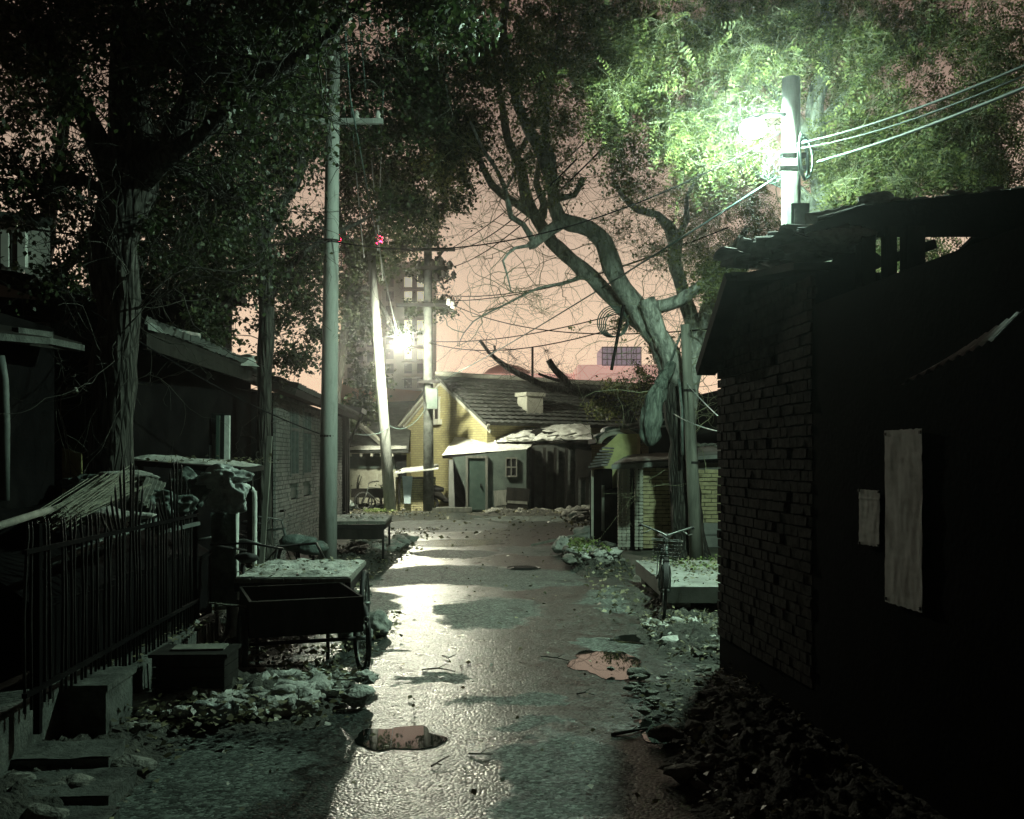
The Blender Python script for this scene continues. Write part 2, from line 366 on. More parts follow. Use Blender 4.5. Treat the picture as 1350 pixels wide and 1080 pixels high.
def unit(a): return a / np.maximum(np.linalg.norm(a, axis=-1, keepdims=True), 1e-9)
def leaf_arrays(c, d, nrm, L, Wd):
    """rhombus leaves: c base point, d direction, nrm normal"""
    s = unit(np.cross(d, nrm)); L = L[:, None]; Wd = Wd[:, None]
    fold = nrm * (Wd * 0.35)
    v = np.stack([c, c + d * L * 0.45 + s * Wd + fold, c + d * L, c + d * L * 0.45 - s * Wd + fold], axis=1).reshape(-1, 3)
    return v, np.arange(len(v)).reshape(-1, 4)
def seg_arrays(a, b, ra, rb, n=3):
    d = unit(b - a); up = np.where(np.abs(d[:, 2:3]) > 0.9, np.array([[1., 0, 0]]), np.array([[0, 0, 1.]]))
    x = unit(np.cross(d, up)); y = np.cross(d, x); vs = []
    for (p, r) in ((a, ra), (b, rb)):
        for j in range(n):
            t = 2 * math.pi * j / n
            vs.append(p + (x * math.cos(t) + y * math.sin(t)) * r[:, None])
    v = np.stack(vs, axis=1).reshape(-1, 3); k = np.arange(len(a))[:, None] * 2 * n
    q = np.concatenate([k + np.array([[j, (j + 1) % n, n + (j + 1) % n, n + j]]) for j in range(n)], axis=0)
    return v, q

def smooth_path(P, R, step=0.18):
    """Catmull-Rom through measured points"""
    P = [Vector(p) for p in P]; out = []; rr = []
    for i in range(len(P) - 1):
        p0 = P[max(i - 1, 0)]; p1 = P[i]; p2 = P[i + 1]; p3 = P[min(i + 2, len(P) - 1)]
        n = max(1, int((p2 - p1).length / step))
        for k in range(n):
            t = k / n
            out.append(0.5 * ((2 * p1) + (p2 - p0) * t + (2 * p0 - 5 * p1 + 4 * p2 - p3) * t * t + (3 * p1 - p0 - 3 * p2 + p3) * t ** 3))
            rr.append(R[i] * (1 - t) + R[i + 1] * t)
    out.append(P[-1]); rr.append(R[-1])
    return out, rr

def sag(a, b, s, n=14):
    a = Vector(a); b = Vector(b)
    return [a.lerp(b, i / n) - Vector((0, 0, s * 4 * (i / n) * (1 - i / n))) for i in range(n + 1)]

# ------------------------------------------------------------------ ground and road
def road_mat():
    m, n, l, b = new_mat('wet_asphalt')
    g = n.new('ShaderNodeNewGeometry')
    wn_ = n.new('ShaderNodeTexNoise'); wn_.inputs['Scale'].default_value = 1.6; wn_.inputs['Detail'].default_value = 6; wn_.inputs['Roughness'].default_value = 0.6
    l.new(g.outputs['Position'], wn_.inputs['Vector'])
    off = n.new('ShaderNodeVectorMath'); off.operation = 'SUBTRACT'; l.new(wn_.outputs['Color'], off.inputs[0]); off.inputs[1].default_value = (0.5, 0.5, 0.5)
    off2 = n.new('ShaderNodeVectorMath'); off2.operation = 'MULTIPLY_ADD'; l.new(off.outputs[0], off2.inputs[0]); off2.inputs[1].default_value = (1.1, 1.5, 0); l.new(g.outputs['Position'], off2.inputs[2])
    cur = None
    for (x, y, rx, ry) in ((-0.25, 11.4, 0.62, 1.25), (-1.85, 11.6, 0.5, 1.6), (-0.9, 14.9, 1.5, 1.3), (-1.0, 18.2, 0.9, .7), (0.9, 9.2, .35, .3), (-1.2, 9.0, .25, .12), (-.6, 7.9, .3, .1), (1.55, 12.3, 0.7, 1.3), (0.28, 5.45, 0.45, 0.75), (-0.05, 7.15, 0.5, 0.2), (0.1, 6.45, 0.25, 0.2),
                           (-2.1, 5.4, 0.95, 0.9), (-2.05, 8.1, 0.4, 0.5), (0.2, 14.5, 0.9, 1.2), (-1.9, 14.6, 0.5, 1.3), (0.5, 19, 0.8, 1.0), (-1.9, 26, 1.8, 2.4), (1.4, 29, 2.5, 1.5)):
        s = n.new('ShaderNodeVectorMath'); s.operation = 'SUBTRACT'; l.new(off2.outputs[0], s.inputs[0]); s.inputs[1].default_value = (x, y, 0)
        d = n.new('ShaderNodeVectorMath'); d.operation = 'DIVIDE'; l.new(s.outputs[0], d.inputs[0]); d.inputs[1].default_value = (rx, ry, 1e6)
        ln = n.new('ShaderNodeVectorMath'); ln.operation = 'LENGTH'; l.new(d.outputs[0], ln.inputs[0])
        if cur is None: cur = ln.outputs['Value']
        else:
            mn = n.new('ShaderNodeMath'); mn.operation = 'MINIMUM'; l.new(cur, mn.inputs[0]); l.new(ln.outputs['Value'], mn.inputs[1]); cur = mn.outputs[0]
    mask = n.new('ShaderNodeMapRange'); mask.inputs['From Min'].default_value = 1.05; mask.inputs['From Max'].default_value = 0.9
    l.new(cur, mask.inputs['Value'])
    fine = n.new('ShaderNodeTexNoise'); fine.inputs['Scale'].default_value = 3.2; fine.inputs['Detail'].default_value = 8; fine.inputs['Roughness'].default_value = 0.7
    l.new(g.outputs['Position'], fine.inputs['Vector'])
    ra = n.new('ShaderNodeValToRGB'); ra.color_ramp.elements[0].position = 0.35; ra.color_ramp.elements[0].color = (0.022, 0.027, 0.025, 1)
    ra.color_ramp.elements[1].position = 0.7; ra.color_ramp.elements[1].color = (0.05, 0.058, 0.052, 1); l.new(fine.outputs['Fac'], ra.inputs[0])
    rb = n.new('ShaderNodeValToRGB'); rb.color_ramp.elements[0].position = 0.35; rb.color_ramp.elements[0].color = (0.042, 0.051, 0.045, 1)
    rb.color_ramp.elements[1].position = 0.7; rb.color_ramp.elements[1].color = (0.088, 0.104, 0.092, 1); l.new(fine.outputs['Fac'], rb.inputs[0])
    mx = n.new('ShaderNodeMixRGB'); l.new(mask.outputs[0], mx.inputs[0]); l.new(ra.outputs[0], mx.inputs[1]); l.new(rb.outputs[0], mx.inputs[2])
    # joints and cracks
    v = n.new('ShaderNodeTexVoronoi'); v.feature = 'DISTANCE_TO_EDGE'; v.inputs['Scale'].default_value = 0.95; l.new(off2.outputs[0], v.inputs['Vector'])
    cr = n.new('ShaderNodeMapRange'); cr.inputs['From Min'].default_value = 0.0; cr.inputs['From Max'].default_value = 0.022; cr.inputs['To Min'].default_value = 0.1; cr.inputs['To Max'].default_value = 1
    l.new(v.outputs['Distance'], cr.inputs['Value'])
    mc = n.new('ShaderNodeMixRGB'); mc.blend_type = 'MULTIPLY'; mc.inputs[0].default_value = 1; l.new(mx.outputs[0], mc.inputs[1]); l.new(cr.outputs[0], mc.inputs[2])
    # aggregate speckle
    sp = n.new('ShaderNodeTexNoise'); sp.inputs['Scale'].default_value = 55; sp.inputs['Detail'].default_value = 6; sp.inputs['Roughness'].default_value = 0.75; l.new(g.outputs['Position'], sp.inputs['Vector'])
    spr = n.new('ShaderNodeMapRange'); spr.inputs['From Min'].default_value = 0.0; spr.inputs['From Max'].default_value = 1.0; spr.inputs['To Min'].default_value = 0.35; spr.inputs['To Max'].default_value = 2.3
    vs_ = n.new('ShaderNodeTexVoronoi'); vs_.inputs['Scale'].default_value = 52; l.new(g.outputs['Position'], vs_.inputs['Vector'])
    sv_ = n.new('ShaderNodeSeparateColor'); l.new(vs_.outputs['Color'], sv_.inputs[0])
    pw_ = n.new('ShaderNodeMath'); pw_.operation = 'POWER'; l.new(sv_.outputs[0], pw_.inputs[0]); pw_.inputs[1].default_value = 2.2
    l.new(pw_.outputs[0], spr.inputs['Value'])
    ms = n.new('ShaderNodeMixRGB'); ms.blend_type = 'MULTIPLY'; ms.inputs[0].default_value = 1; l.new(mc.outputs[0], ms.inputs[1]); l.new(spr.outputs[0], ms.inputs[2])
    l.new(ms.outputs[0], b.inputs['Base Color'])
    rr = n.new('ShaderNodeMapRange'); rr.inputs['To Min'].default_value = 0.31; rr.inputs['To Max'].default_value = 0.72; l.new(mask.outputs[0], rr.inputs['Value'])
    rf = n.new('ShaderNodeMath'); rf.operation = 'MULTIPLY_ADD'; l.new(fine.outputs['Fac'], rf.inputs[0]); rf.inputs[1].default_value = 0.35; l.new(rr.outputs[0], rf.inputs[2])
    rs = n.new('ShaderNodeMath'); rs.operation = 'SUBTRACT'; l.new(rf.outputs[0], rs.inputs[0]); rs.inputs[1].default_value = 0.17
    l.new(rs.outputs[0], b.inputs['Roughness'])
    sr = n.new('ShaderNodeMapRange'); sr.inputs['To Min'].default_value = 0.62; sr.inputs['To Max'].default_value = 0.35; l.new(mask.outputs[0], sr.inputs['Value'])
    sg_ = n.new('ShaderNodeMath'); sg_.operation = 'MULTIPLY_ADD'; l.new(sv_.outputs[1], sg_.inputs[0]); sg_.inputs[1].default_value = 0.9; sg_.inputs[2].default_value = 0.05
    sm_ = n.new('ShaderNodeMath'); sm_.operation = 'MULTIPLY'; l.new(sg_.outputs[0], sm_.inputs[0]); l.new(sr.outputs[0], sm_.inputs[1]); l.new(sm_.outputs[0], b.inputs['Specular IOR Level'])
    bp = n.new('ShaderNodeBump'); bp.inputs['Strength'].default_value = 0.75; bp.inputs['Distance'].default_value = 0.005; bp.invert = True; l.new(vs_.outputs['Distance'], bp.inputs['Height'])
    bp2 = n.new('ShaderNodeBump'); bp2.inputs['Strength'].default_value = 0.3; bp2.inputs['Distance'].default_value = 0.02; l.new(fine.outputs['Fac'], bp2.inputs['Height']); l.new(bp.outputs[0], bp2.inputs['Normal'])
    l.new(bp2.outputs[0], b.inputs['Normal'])
    return m
M['road'] = road_mat()
m, n_, l_, b_ = new_mat('standing_water')
b_.inputs['Base Color'].default_value = (0.006, 0.007, 0.006, 1); b_.inputs['Roughness'].default_value = 0.015; b_.inputs['IOR'].default_value = 1.6; b_.inputs['Specular IOR Level'].default_value = 0.75
M['water'] = m

b = MB(); b.box((-300, -60, -0.5), (300, 400, 0)); b.build('ground', pmat('bare_ground', (0.035, 0.037, 0.03), (0.085, 0.088, 0.07), 2.2, 0.95, 0.7, 25, bdist=0.02, dirt=(0.12, 0.12, 0.1), dscale=1.3), kind='structure')

EDGE = [(-3, -2.3, 1.9), (3, -2.35, 1.9), (5, -2.1, 1.65), (7, -2.3, 1.5), (9, -2.35, 1.6), (12, -2.3, 1.8), (15, -2.2, 1.65), (18, -2.1, 1.45), (20, -2.2, 1.6), (21.5, -2.8, 3.4), (24, -4.2, 6.5), (30, -5.2, 8), (32.5, -4, 7)]
def edges(Y):
    for (a, l0, r0), (c, l1, r1) in zip(EDGE, EDGE[1:]):
        if a <= Y <= c:
            t = (Y - a) / (c - a); return l0 + (l1 - l0) * t, r0 + (r1 - r0) * t
    return EDGE[-1][1:]
b = MB()
def roadf(u, v):
    Y = -3 + 35.5 * v; L, R = edges(Y)
    L += 0.16 * mnoise.noise(Vector((1, Y * 2.3, 0))); R += 0.16 * mnoise.noise(Vector((7, Y * 2.3, 0)))
    return Vector((L + (R - L) * u, Y, 0.006))
b.grid(roadf, 4, 240, False); b.build('road', 'road', kind='structure')

M['wet_film'] = pmat('thin_water_film', (0.03, 0.033, 0.03), (0.05, 0.054, 0.05), 5, 0.24, 0.5, 30, spec=0.6)
def puddle(px, py, wpx, hpx, seed, z=0.011, mat='water'):
    c = G(px, py); Y0 = G(px, py - hpx / 2).y; Y1 = G(px, py + hpx / 2).y
    rx = WR(wpx / 2, c.y); ry = (Y0 - Y1) / 2; vs = []
    for k in range(56):
        a = 2 * math.pi * k / 56; q = 1 + 0.45 * mnoise.noise(Vector((math.cos(a) * 1.4, math.sin(a) * 1.4, seed))) + 0.12 * mnoise.noise(Vector((math.cos(a) * 3.5, math.sin(a) * 3.5, seed + 3)))
        vs.append((c.x + rx * q * math.cos(a), (Y0 + Y1) / 2 + ry * q * math.sin(a), z))
    bb = MB(); bb.add(vs, [tuple(range(56))]); bb.build('puddle', mat, kind='structure')
puddle(797, 877, 100, 38, 1.3)
puddle(520, 977, 112, 34, 4.2)
puddle(890, 966, 110, 34, 8.8)
puddle(880, 845, 150, 12, 5.5)
puddle(900, 830, 100, 7, 2.5)
puddle(520, 740, 70, 9, 9.5, mat='wet_film')
puddle(600, 716, 150, 9, 6.5, mat='wet_film')

b = MB()                                        # a low bulging crust of dirt along both verges
def heap_fn(x0, x1, y0, y1, h, seed, p=0.9):
    def fn(u, v):
        x = x0 + (x1 - x0) * u; y = y0 + (y1 - y0) * v
        e = (math.sin(math.pi * u) * math.sin(math.pi * v)) ** p
        z = h * e * (0.45 + 0.9 * (mnoise.noise(Vector((x * 1.6, y * 1.6, seed))) * 0.5 + 0.5) + 0.35 * mnoise.noise(Vector((x * 6, y * 6, seed))) + .45 * mnoise.noise(Vector((x * 15, y * 15, seed))) + .3 * mnoise.noise(Vector((x * 31, y * 31, seed)))) - 0.012
        return Vector((x + 0.06 * mnoise.noise(Vector((x * 5, y * 5, 3))), y, z))
    return fn
for a in ((0.85, 2.2, 2.5, 8.2, 0.13, 1), (-3.3, -1.95, 3, 7.4, 0.12, 2), (-2.9, -1.15, 6.2, 8.2, 0.17, 3), (-3.3, -1.9, 8.2, 14, 0.12, 4), (-3.6, -1.9, 13, 20, 0.16, 5), (0.95, 1.9, 14.5, 19.5, 0.3, 6), (1.2, 2.2, 8.4, 10.4, 0.16, 7), (-1.5, 2.2, 30.5, 32.4, 0.18, 8), (1.5, 4.5, 22, 31, 0.35, 9), (1.3, 2.6, 9.0, 14, 0.1, 19)):
    b.grid(heap_fn(*a), 70, max(30, int((a[3] - a[2]) * 22)), True)
b.build('verge_dirt', 'dirt', kind='structure')

# ------------------------------------------------------------------ buildings
UP = Vector((0, 0, 1))
def brick_field(root, org, u, nrm, ulen, z0, ztop, bl, bh, gap, mat, maxparts, rank, head=False, jit=0.006, depth=0.05, miss=0.0, alt=True, name='brick'):
    """bricks laid on the plane org + u*t + z; the ones that show largest as parts, the rest joined"""
    u = Vector(u).normalized(); nrm = Vector(nrm).normalized(); cells = []
    nz = int((max(ztop(0), ztop(ulen * 0.5), ztop(ulen)) - z0) / (bh + gap)) + 1
    for j in range(nz):
        z = z0 + j * (bh + gap) + bh / 2
        L = bl if (not alt or j % 3) else bl * 2 + gap
        if head: L = bl
        t = -(L / 2 if j % 2 else 0)
        while t < ulen:
            a, c = max(t, 0), min(t + L, ulen)
            if c - a > 0.03 and z + bh / 2 < ztop((a + c) / 2) and rnd.random() > miss:
                cells.append(((a + c) / 2, z, c - a))
            t += L + gap
    cells.sort(key=lambda q: -rank(q)); ms = {}
    rest = MB()
    for k, (t, z, L) in enumerate(cells):
        pr = rnd.uniform(-jit, jit); p = Vector(org) + u * t + Vector((0, 0, z)) + nrm * (pr)
        if k < maxparts:
            key = (round(L, 3), rnd.randrange(3))
            if key not in ms:
                mb = MB(); mb.obox((0, 0, 0), u, nrm, UP, L / 2, depth / 2, bh / 2)
                mb.v = [(x + rnd.uniform(-.004, .004), y + rnd.uniform(-.003, .003), zz + rnd.uniform(-.004, .004)) for x, y, zz in mb.v]
                ms[key] = mb.mesh(name, mat)
            o = link_mesh(name, ms[key], root, ORG[root.name]); o.location = p - ORG[root.name]
            o.rotation_euler = (rnd.uniform(-.02, .02), rnd.uniform(-.02, .02), rnd.uniform(-.02, .02))
        else:
            rest.obox(p, u, nrm, UP, L / 2, depth / 2, bh / 2)
    if rest.v: rest.build('brickwork', mat, root, kind='stuff')

def tile_roof(parent, o, u, v, lu, lv, tw, th, mat, name='roof_tiles', wob=0.0, thick=0.03, nrm=None):
    """rows of pan tiles; u along the eave, v up the slope"""
    o = Vector(o); u = Vector(u).normalized(); v = Vector(v).normalized(); n = u.cross(v).normalized()
    if n.z < 0: n = -n
    mb = MB(); rows = int(lv / th); cols = int(lu / tw); K = 4
    for r in range(rows):
        v0 = r * th; v1 = v0 + th * 1.08; vs = []
        ro = rnd.uniform(-.02, .02)
        for i in range(cols * K + 1):
            t = i / K * tw + ro; wv = 0.014 * math.cos(2 * math.pi * i / K) ; w = wob * mnoise.noise(Vector((t * 0.5, v0 * 0.6, 2))) + 0.008 * rnd.uniform(-1, 1)
            vs += [o + u * t + v * v0 + n * (w + thick - .02), o + u * t + v * v0 + n * (w + thick + 0.055 + wv), o + u * t + v * v1 + n * (w + thick - 0.005 + wv)]
        fs = []
        for i in range(cols * K):
            a = 3 * i; fs += [(a, a + 3, a + 4, a + 1), (a + 1, a + 4, a + 5, a + 2)]
        mb.add(vs, fs, False)
    return mb.build(name, mat, parent, kind='stuff')

def slab(mb, a, b_, c, d, t):
    """thick sheet on four corners, thickness t downward"""
    q = [Vector(p) for p in (a, b_, c, d)]; n = (q[1] - q[0]).cross(q[3] - q[0]).normalized()
    if n.z < 0: n = -n
    mb.prism(q, -n * t)

# ---- ochre gabled house at the end of the lane
A_ = math.radians(35)
dR = Vector((math.cos(A_), math.sin(A_), 0)); gR = Vector((-math.sin(A_), math.cos(A_), 0))
F0 = Vector((-0.86, 34, 0)); GW, EH, AH, LL = 6.2, 3.05, 4.78, 13.0
h = thing('gabled_house', F0, 'ochre gabled house with grey tiled roof at the end of the lane', 'house')
b = MB(); M['yellow_wall'] = brick_tex_mat('ochre_brick_wall', (.44, .40, .20), (.34, .31, .155), (.24, .22, .13), .26, .085, math.cos(A_) - math.sin(A_), math.sin(A_) + math.cos(A_), (.25, .235, .13)); b.prism([F0, F0 + gR * GW, F0 + gR * GW + UP * EH, F0 + gR * GW / 2 + UP * AH, F0 + UP * EH], dR * LL); b.build('wall', 'yellow_wall', h)
sl = (gR * (GW / 2) + UP * (AH - EH)).normalized(); SLn = math.hypot(GW / 2, AH - EH)
sl2 = (-gR * (GW / 2) + UP * (AH - EH)).normalized()
b = MB()
e0 = F0 + UP * EH - sl * 0.3 - dR * 0.22; slab(b, e0 + UP * .09, e0 + dR * (LL + .4) + UP * .09, e0 + dR * (LL + .4) + sl * (SLn + .3) + UP * .09, e0 + sl * (SLn + .3) + UP * .09, .08)
e1 = F0 + gR * GW + UP * EH - sl2 * 0.3 - dR * 0.22; slab(b, e1 + UP * .09, e1 + dR * (LL + .4) + UP * .09, e1 + dR * (LL + .4) + sl2 * (SLn + .3) + UP * .09, e1 + sl2 * (SLn + .3) + UP * .09, .08)
rf = b.build('roof', 'tile', h)
tile_roof(rf, e0 + UP * .07 , dR, sl, LL + .4, SLn + .3, 0.27, 0.3, 'tile', wob=0.03)
b = MB(); b.tube([e0 + sl * (SLn + .3) + dR * t + UP * (.14 + .03 * mnoise.noise(Vector((t, 0, 0)))) for t in np.linspace(0, LL + .4, 24)], 0.1, 7); b.build('ridge_cap', 'trim', rf)
for i, (e, s_) in enumerate(((e0, sl), (e1, sl2))):
    for k, (o1, w1) in enumerate(((-0.05, .17), (-.22, .09))):
        b = MB(); st = e + dR * (.19 if k else .1) + UP * (o1 + .02); b.bar(st, st + s_ * (SLn + .32), .09 if not k else .05, w1); b.build('bargeboard', 'trim', h)
vc = F0 + gR * 3.35 + UP * 3.62 - dR * 0.01
b = MB(); b.obox(vc, gR, dR, UP, .13, .03, .36); b.build('vent_window', 'glass_dark', h)
b = MB()
for s in (-1, 1): b.obox(vc + gR * s * .17, gR, dR, UP, .035, .05, .38)
b.obox(vc + UP * .42, gR, dR, UP, .24, .06, .05); b.build('vent_frame', 'trim', h)
b = MB(); b.obox(vc - UP * .47 - dR * .05, gR, dR, UP, .34, .12, .1); b.build('window_sill', 'trim', h)
cp = W(699, 556, 36.0)
b = MB(); b.obox(cp + UP * .3, dR, gR, UP, .36, .3, .62); b.obox(cp + UP * .98, dR, gR, UP, .43, .36, .07); c_ = b.build('chimney', 'trim', rf)

# ---- lean-to sheds in front of it
sh = thing('lean_to_shed', W(650, 672, 32.6), 'dark plastered lean-to shed with snow on its slanting roof before the gabled house', 'shed')
Ys = 32.7
def P(px, py, Y=Ys): return W(px, py, Y)
b = MB(); b.prism([P(600, 676), P(694, 678), P(694, 592), P(597, 603)], (0.5, 3.2, 0)); b.build('wall', 'shed_plaster', sh)
b = MB(); b.prism([P(592, 672), P(617, 678), P(615, 650), P(598, 606), P(592, 606)], (-.1, 1.3, 0)); b.build('end_wedge', 'concrete', sh)  # paler sloped wedge at the left end of the shed
b = MB()
def snowsheet(p00, p10, p11, p01, amp, seed, lift=0.0):
    p00, p10, p11, p01 = [Vector(q) for q in (p00, p10, p11, p01)]
    def fn(u, v):
        p = (p00 * (1 - u) + p10 * u) * (1 - v) + (p01 * (1 - u) + p11 * u) * v
        e = min(1, 6 * min(u, 1 - u, v, 1 - v) + .15)
        return p + UP * (lift + amp * e * (1 + mnoise.noise(p * 2.5 + Vector((0, 0, seed))) + .5 * mnoise.noise(p * 8 + Vector((0, seed, 0))))) + Vector((.04 * mnoise.noise(p * 6), 0, 0))
    return fn
q = [P(583, 601), P(694, 593), W(720, 572, 35.6), W(600, 577, 35.6)]
slab(b, *q, .09); b.build('roof_slab', 'dark_wood', sh)
b = MB(); b.grid(snowsheet(*[x + UP * .012 for x in q], 0.055, 2), 44, 16); b.build('snow_cover', 'snow_roof', sh)
b = MB(); b.obox(P(628.5, 638) - Vector((0, .03, 0)), (1, 0, 0), (0, 1, 0), UP, WR(11.5, Ys), .03, WR(34, Ys)); d_ = b.build('door', 'green_door', sh)
b = MB()
for s in (-1, 1): b.obox(P(628.5 + s * 13, 637) - Vector((0, .045, 0)), (1, 0, 0), (0, 1, 0), UP, WR(1.6, Ys), .05, WR(36, Ys))
b.obox(P(628.5, 602.5) - Vector((0, .047, 0)), (1, 0, 0), (0, 1, 0), UP, WR(14.4, Ys), .052, WR(1.5, Ys)); b.build('door_frame', 'grey_wood', sh)
b = MB(); b.obox(P(634, 640) - Vector((0, .08, 0)), (1, 0, 0), (0, 1, 0), UP, .02, .03, .06); b.build('handle', 'iron', d_)
b = MB(); b.obox(P(674, 616) - Vector((0, .02, 0)), (1, 0, 0), (0, 1, 0), UP, WR(7, Ys), .03, WR(12, Ys)); w_ = b.build('window', 'glass_dark', sh)
b = MB()
for s in (-1, 0, 1): b.obox(P(674 + s * 7, 616) - Vector((0, .05, 0)), (1, 0, 0), (0, 1, 0), UP, .02, .025, WR(12.5, Ys))
for s in (-1, 0, 1): b.obox(P(674, 616 + s * 12) - Vector((0, .053, 0)), (1, 0, 0), (0, 1, 0), UP, WR(7, Ys), .02, .022)
b.build('window_frame', 'grey_wood', w_)

s2 = thing('storage_shed', W(735, 675, 33.3), 'unlit black-fronted shed under a ragged snowy awning roof beside the plastered shed', 'shed')
b = MB(); b.prism([W(694.5, 678, 33.3), W(778, 678, 33.3), W(778, 582, 33.3), W(694.5, 588, 33.3)], (0.3, 3.6, 0)); b.build('wall', 'old_concrete', s2)
b = MB()
for px in (702, 717, 731, 746, 760, 774): b.bar(W(px, 676, 33.2), W(px + 1, 590, 33.2), .1, .06, (0, 1, 0))
b.build('board_panel', 'dark_wood', s2, kind='stuff')
q = [W(648, 585, 33.6), W(778, 582, 32.6), W(772, 560, 36), W(640, 555, 36)]
q = [W(655, 584, 33.8), W(780, 580, 32.8), W(778, 561, 36.2), W(648, 557, 36.2)]
b = MB(); slab(b, *q, .08); b.build('awning_board', 'dark_wood', s2)
b = MB(); b.grid(snowsheet(*[x + UP * .01 for x in q], 0.09, 6), 60, 18)
for k in range(26):
    t = rnd.random(); p = q[0].lerp(q[1], t); b.rock(p + Vector((0, rnd.uniform(-.05, .5), .06)), rnd.uniform(.08, .2), 1, .5, k, .4, (1.7, 1))
b.build('snow_cover', 'snow_roof', s2)
b = MB()
for k in range(30):
    p = q[0].lerp(q[1], rnd.random()) + Vector((0, rnd.uniform(-.1, 2), .16)); a = rnd.uniform(-.9, .9); b.bar(p, p + Vector((math.cos(a) * .5, math.sin(a) * .5, rnd.uniform(-.05, .12))), .05, .03)
b.build('loose_slats', 'grey_wood', s2, kind='stuff')
b = MB(); b.obox(W(770, 610, 33.2), (1, 0, 0), (0, 1, 0), UP, .25, .06, .5); b.build('shutter', 'dark_wood', s2)
for i, (px, py, w, hh, rot, mt, lb) in enumerate(((661, 664, 9, 18, -.08, 'grey_wood', 'narrow pale plank leaning left against the dark shed front'), (682, 662, 15, 19, .06, 'dark_wood', 'wide square door panel leaning on the shed below its window'))):
    b = MB(); b.rbox((0, 0, 0), (WR(w * 2, Ys), .05, WR(hh * 2, Ys)), 0, -.15, rot); 
    t = thing('leaning_board', P(px, py) - Vector((0, .25, 0)), lb, 'board'); b.build('panel', mt, t, True)
    b = MB(); b.rbox((0, -.035, 0), (WR(w * 2 - 4, Ys), .02, .09), 0, -.15, rot); b.build('batten', 'grey_wood', t, True)

# ---- small canopy and low brick wall left of the pole, against the gable
cn = thing('porch_canopy', W(546, 664, 33.4), 'small sheet canopy on brick base against the ochre gable behind the poles', 'canopy')
b = MB(); slab(b, W(519, 623, 33.2), W(578, 617, 33.2), W(578, 612, 35.2), W(532, 617, 35.2), .05); b.build('canopy_sheet', 'snow_roof', cn)
b = MB(); b.obox(W(548, 648, 33.9), (1, 0, 0), (0, 1, 0), UP, WR(26, 33.9), .12, WR(19, 33.9)); b.build('base_wall', 'mortar', cn)
org = W(522, 666, 33.76); org.z = 0
brick_field(cn, org, (1, 0, 0), (0, -1, 0), WR(52, 33.9), 0.0, lambda t: 1.12, .23, .065, .014, 'yellow_brick', 0, lambda q_: 0, depth=.05)
b = MB(); b.prism([W(530, 628, 33.6), W(544, 628, 33.6), W(541, 664, 33.6), W(533, 664, 33.6)], (0, .04, 0)); b.build('hanging_sheet', 'blue_sheet', cn)
b = MB(); b.bar(W(526, 664, 33.4), W(527, 620, 33.4), .07, .07); b.build('post', 'dark_wood', cn)

# ---- plastered house far left
hl = thing('plastered_house', W(495, 668, 37), 'low plastered house with sagging eave and snow line left of the ochre gable', 'house')
Yl = 37.0
b = MB(); b.prism([W(440, 668, Yl), W(536, 668, Yl), W(536, 598, Yl), W(440, 596, Yl)], (0, 4, 0)); b.build('wall', 'plaster', hl)
b = MB(); b.prism([W(456, 598, Yl - .05), W(529, 599, Yl - .05), W(529, 618, Yl - .05), W(456, 618, Yl - .05)], (0, .06, 0)); b.build('upper_panel', 'shed_plaster', hl)
b = MB(); slab(b, W(438, 594, Yl - .8), W(538, 594, Yl - .8), W(545, 540, Yl + 4), W(450, 540, Yl + 4), .1); rf = b.build('roof', 'tile', hl)
b = MB(); b.grid(snowsheet(W(452, 594, Yl - .85), W(536, 592, Yl - .85), W(536, 588, Yl - .3), W(452, 590, Yl - .3), .05, 9), 30, 6); b.build('snow_line', 'snow_roof', hl)
for px in (462, 476, 490, 503, 517):
    b = MB(); b.bar(W(px, 600, Yl - .75), W(px, 599, Yl + .2), .1, .1); b.build('rafter', 'trim', hl)
b = MB(); b.bar(W(466, 552, Yl + 1.5), W(507, 588, Yl - .6), .16, .14); b.build('verge_board', 'trim', hl)
b = MB(); b.prism([W(517, 600, Yl - .3), W(536, 600, Yl - .3), W(536, 640, Yl - .3), W(527, 625, Yl - .3)], (0, .1, 0)); b.build('shutter', 'glass_dark', hl)
for px in (472, 497): 
    b = MB(); b.obox(W(px, 648, Yl - .03), (1, 0, 0), (0, 1, 0), UP, .02, .02, .65); b.build('joint_strip', 'trim', hl)
h2 = thing('rear_house', W(520, 600, 44), 'shadowed tiled roof rising behind the plastered house', 'house')
b = MB(); b.prism([W(495, 660, 44), W(560, 660, 44), W(560, 575, 44), W(495, 575, 44)], (0, 5, 0)); b.build('wall', 'shed_plaster', h2)
q = [W(488, 578, 43.5), W(566, 578, 43.5), W(560, 528, 47), W(470, 531, 47)]
b = MB(); slab(b, *q, .1); rf = b.build('roof', 'tile', h2)
tile_roof(rf, q[0], q[1] - q[0], Vector((0, 3.5, 1.6)), 2.7, 3.8, .3, .32, 'tile')

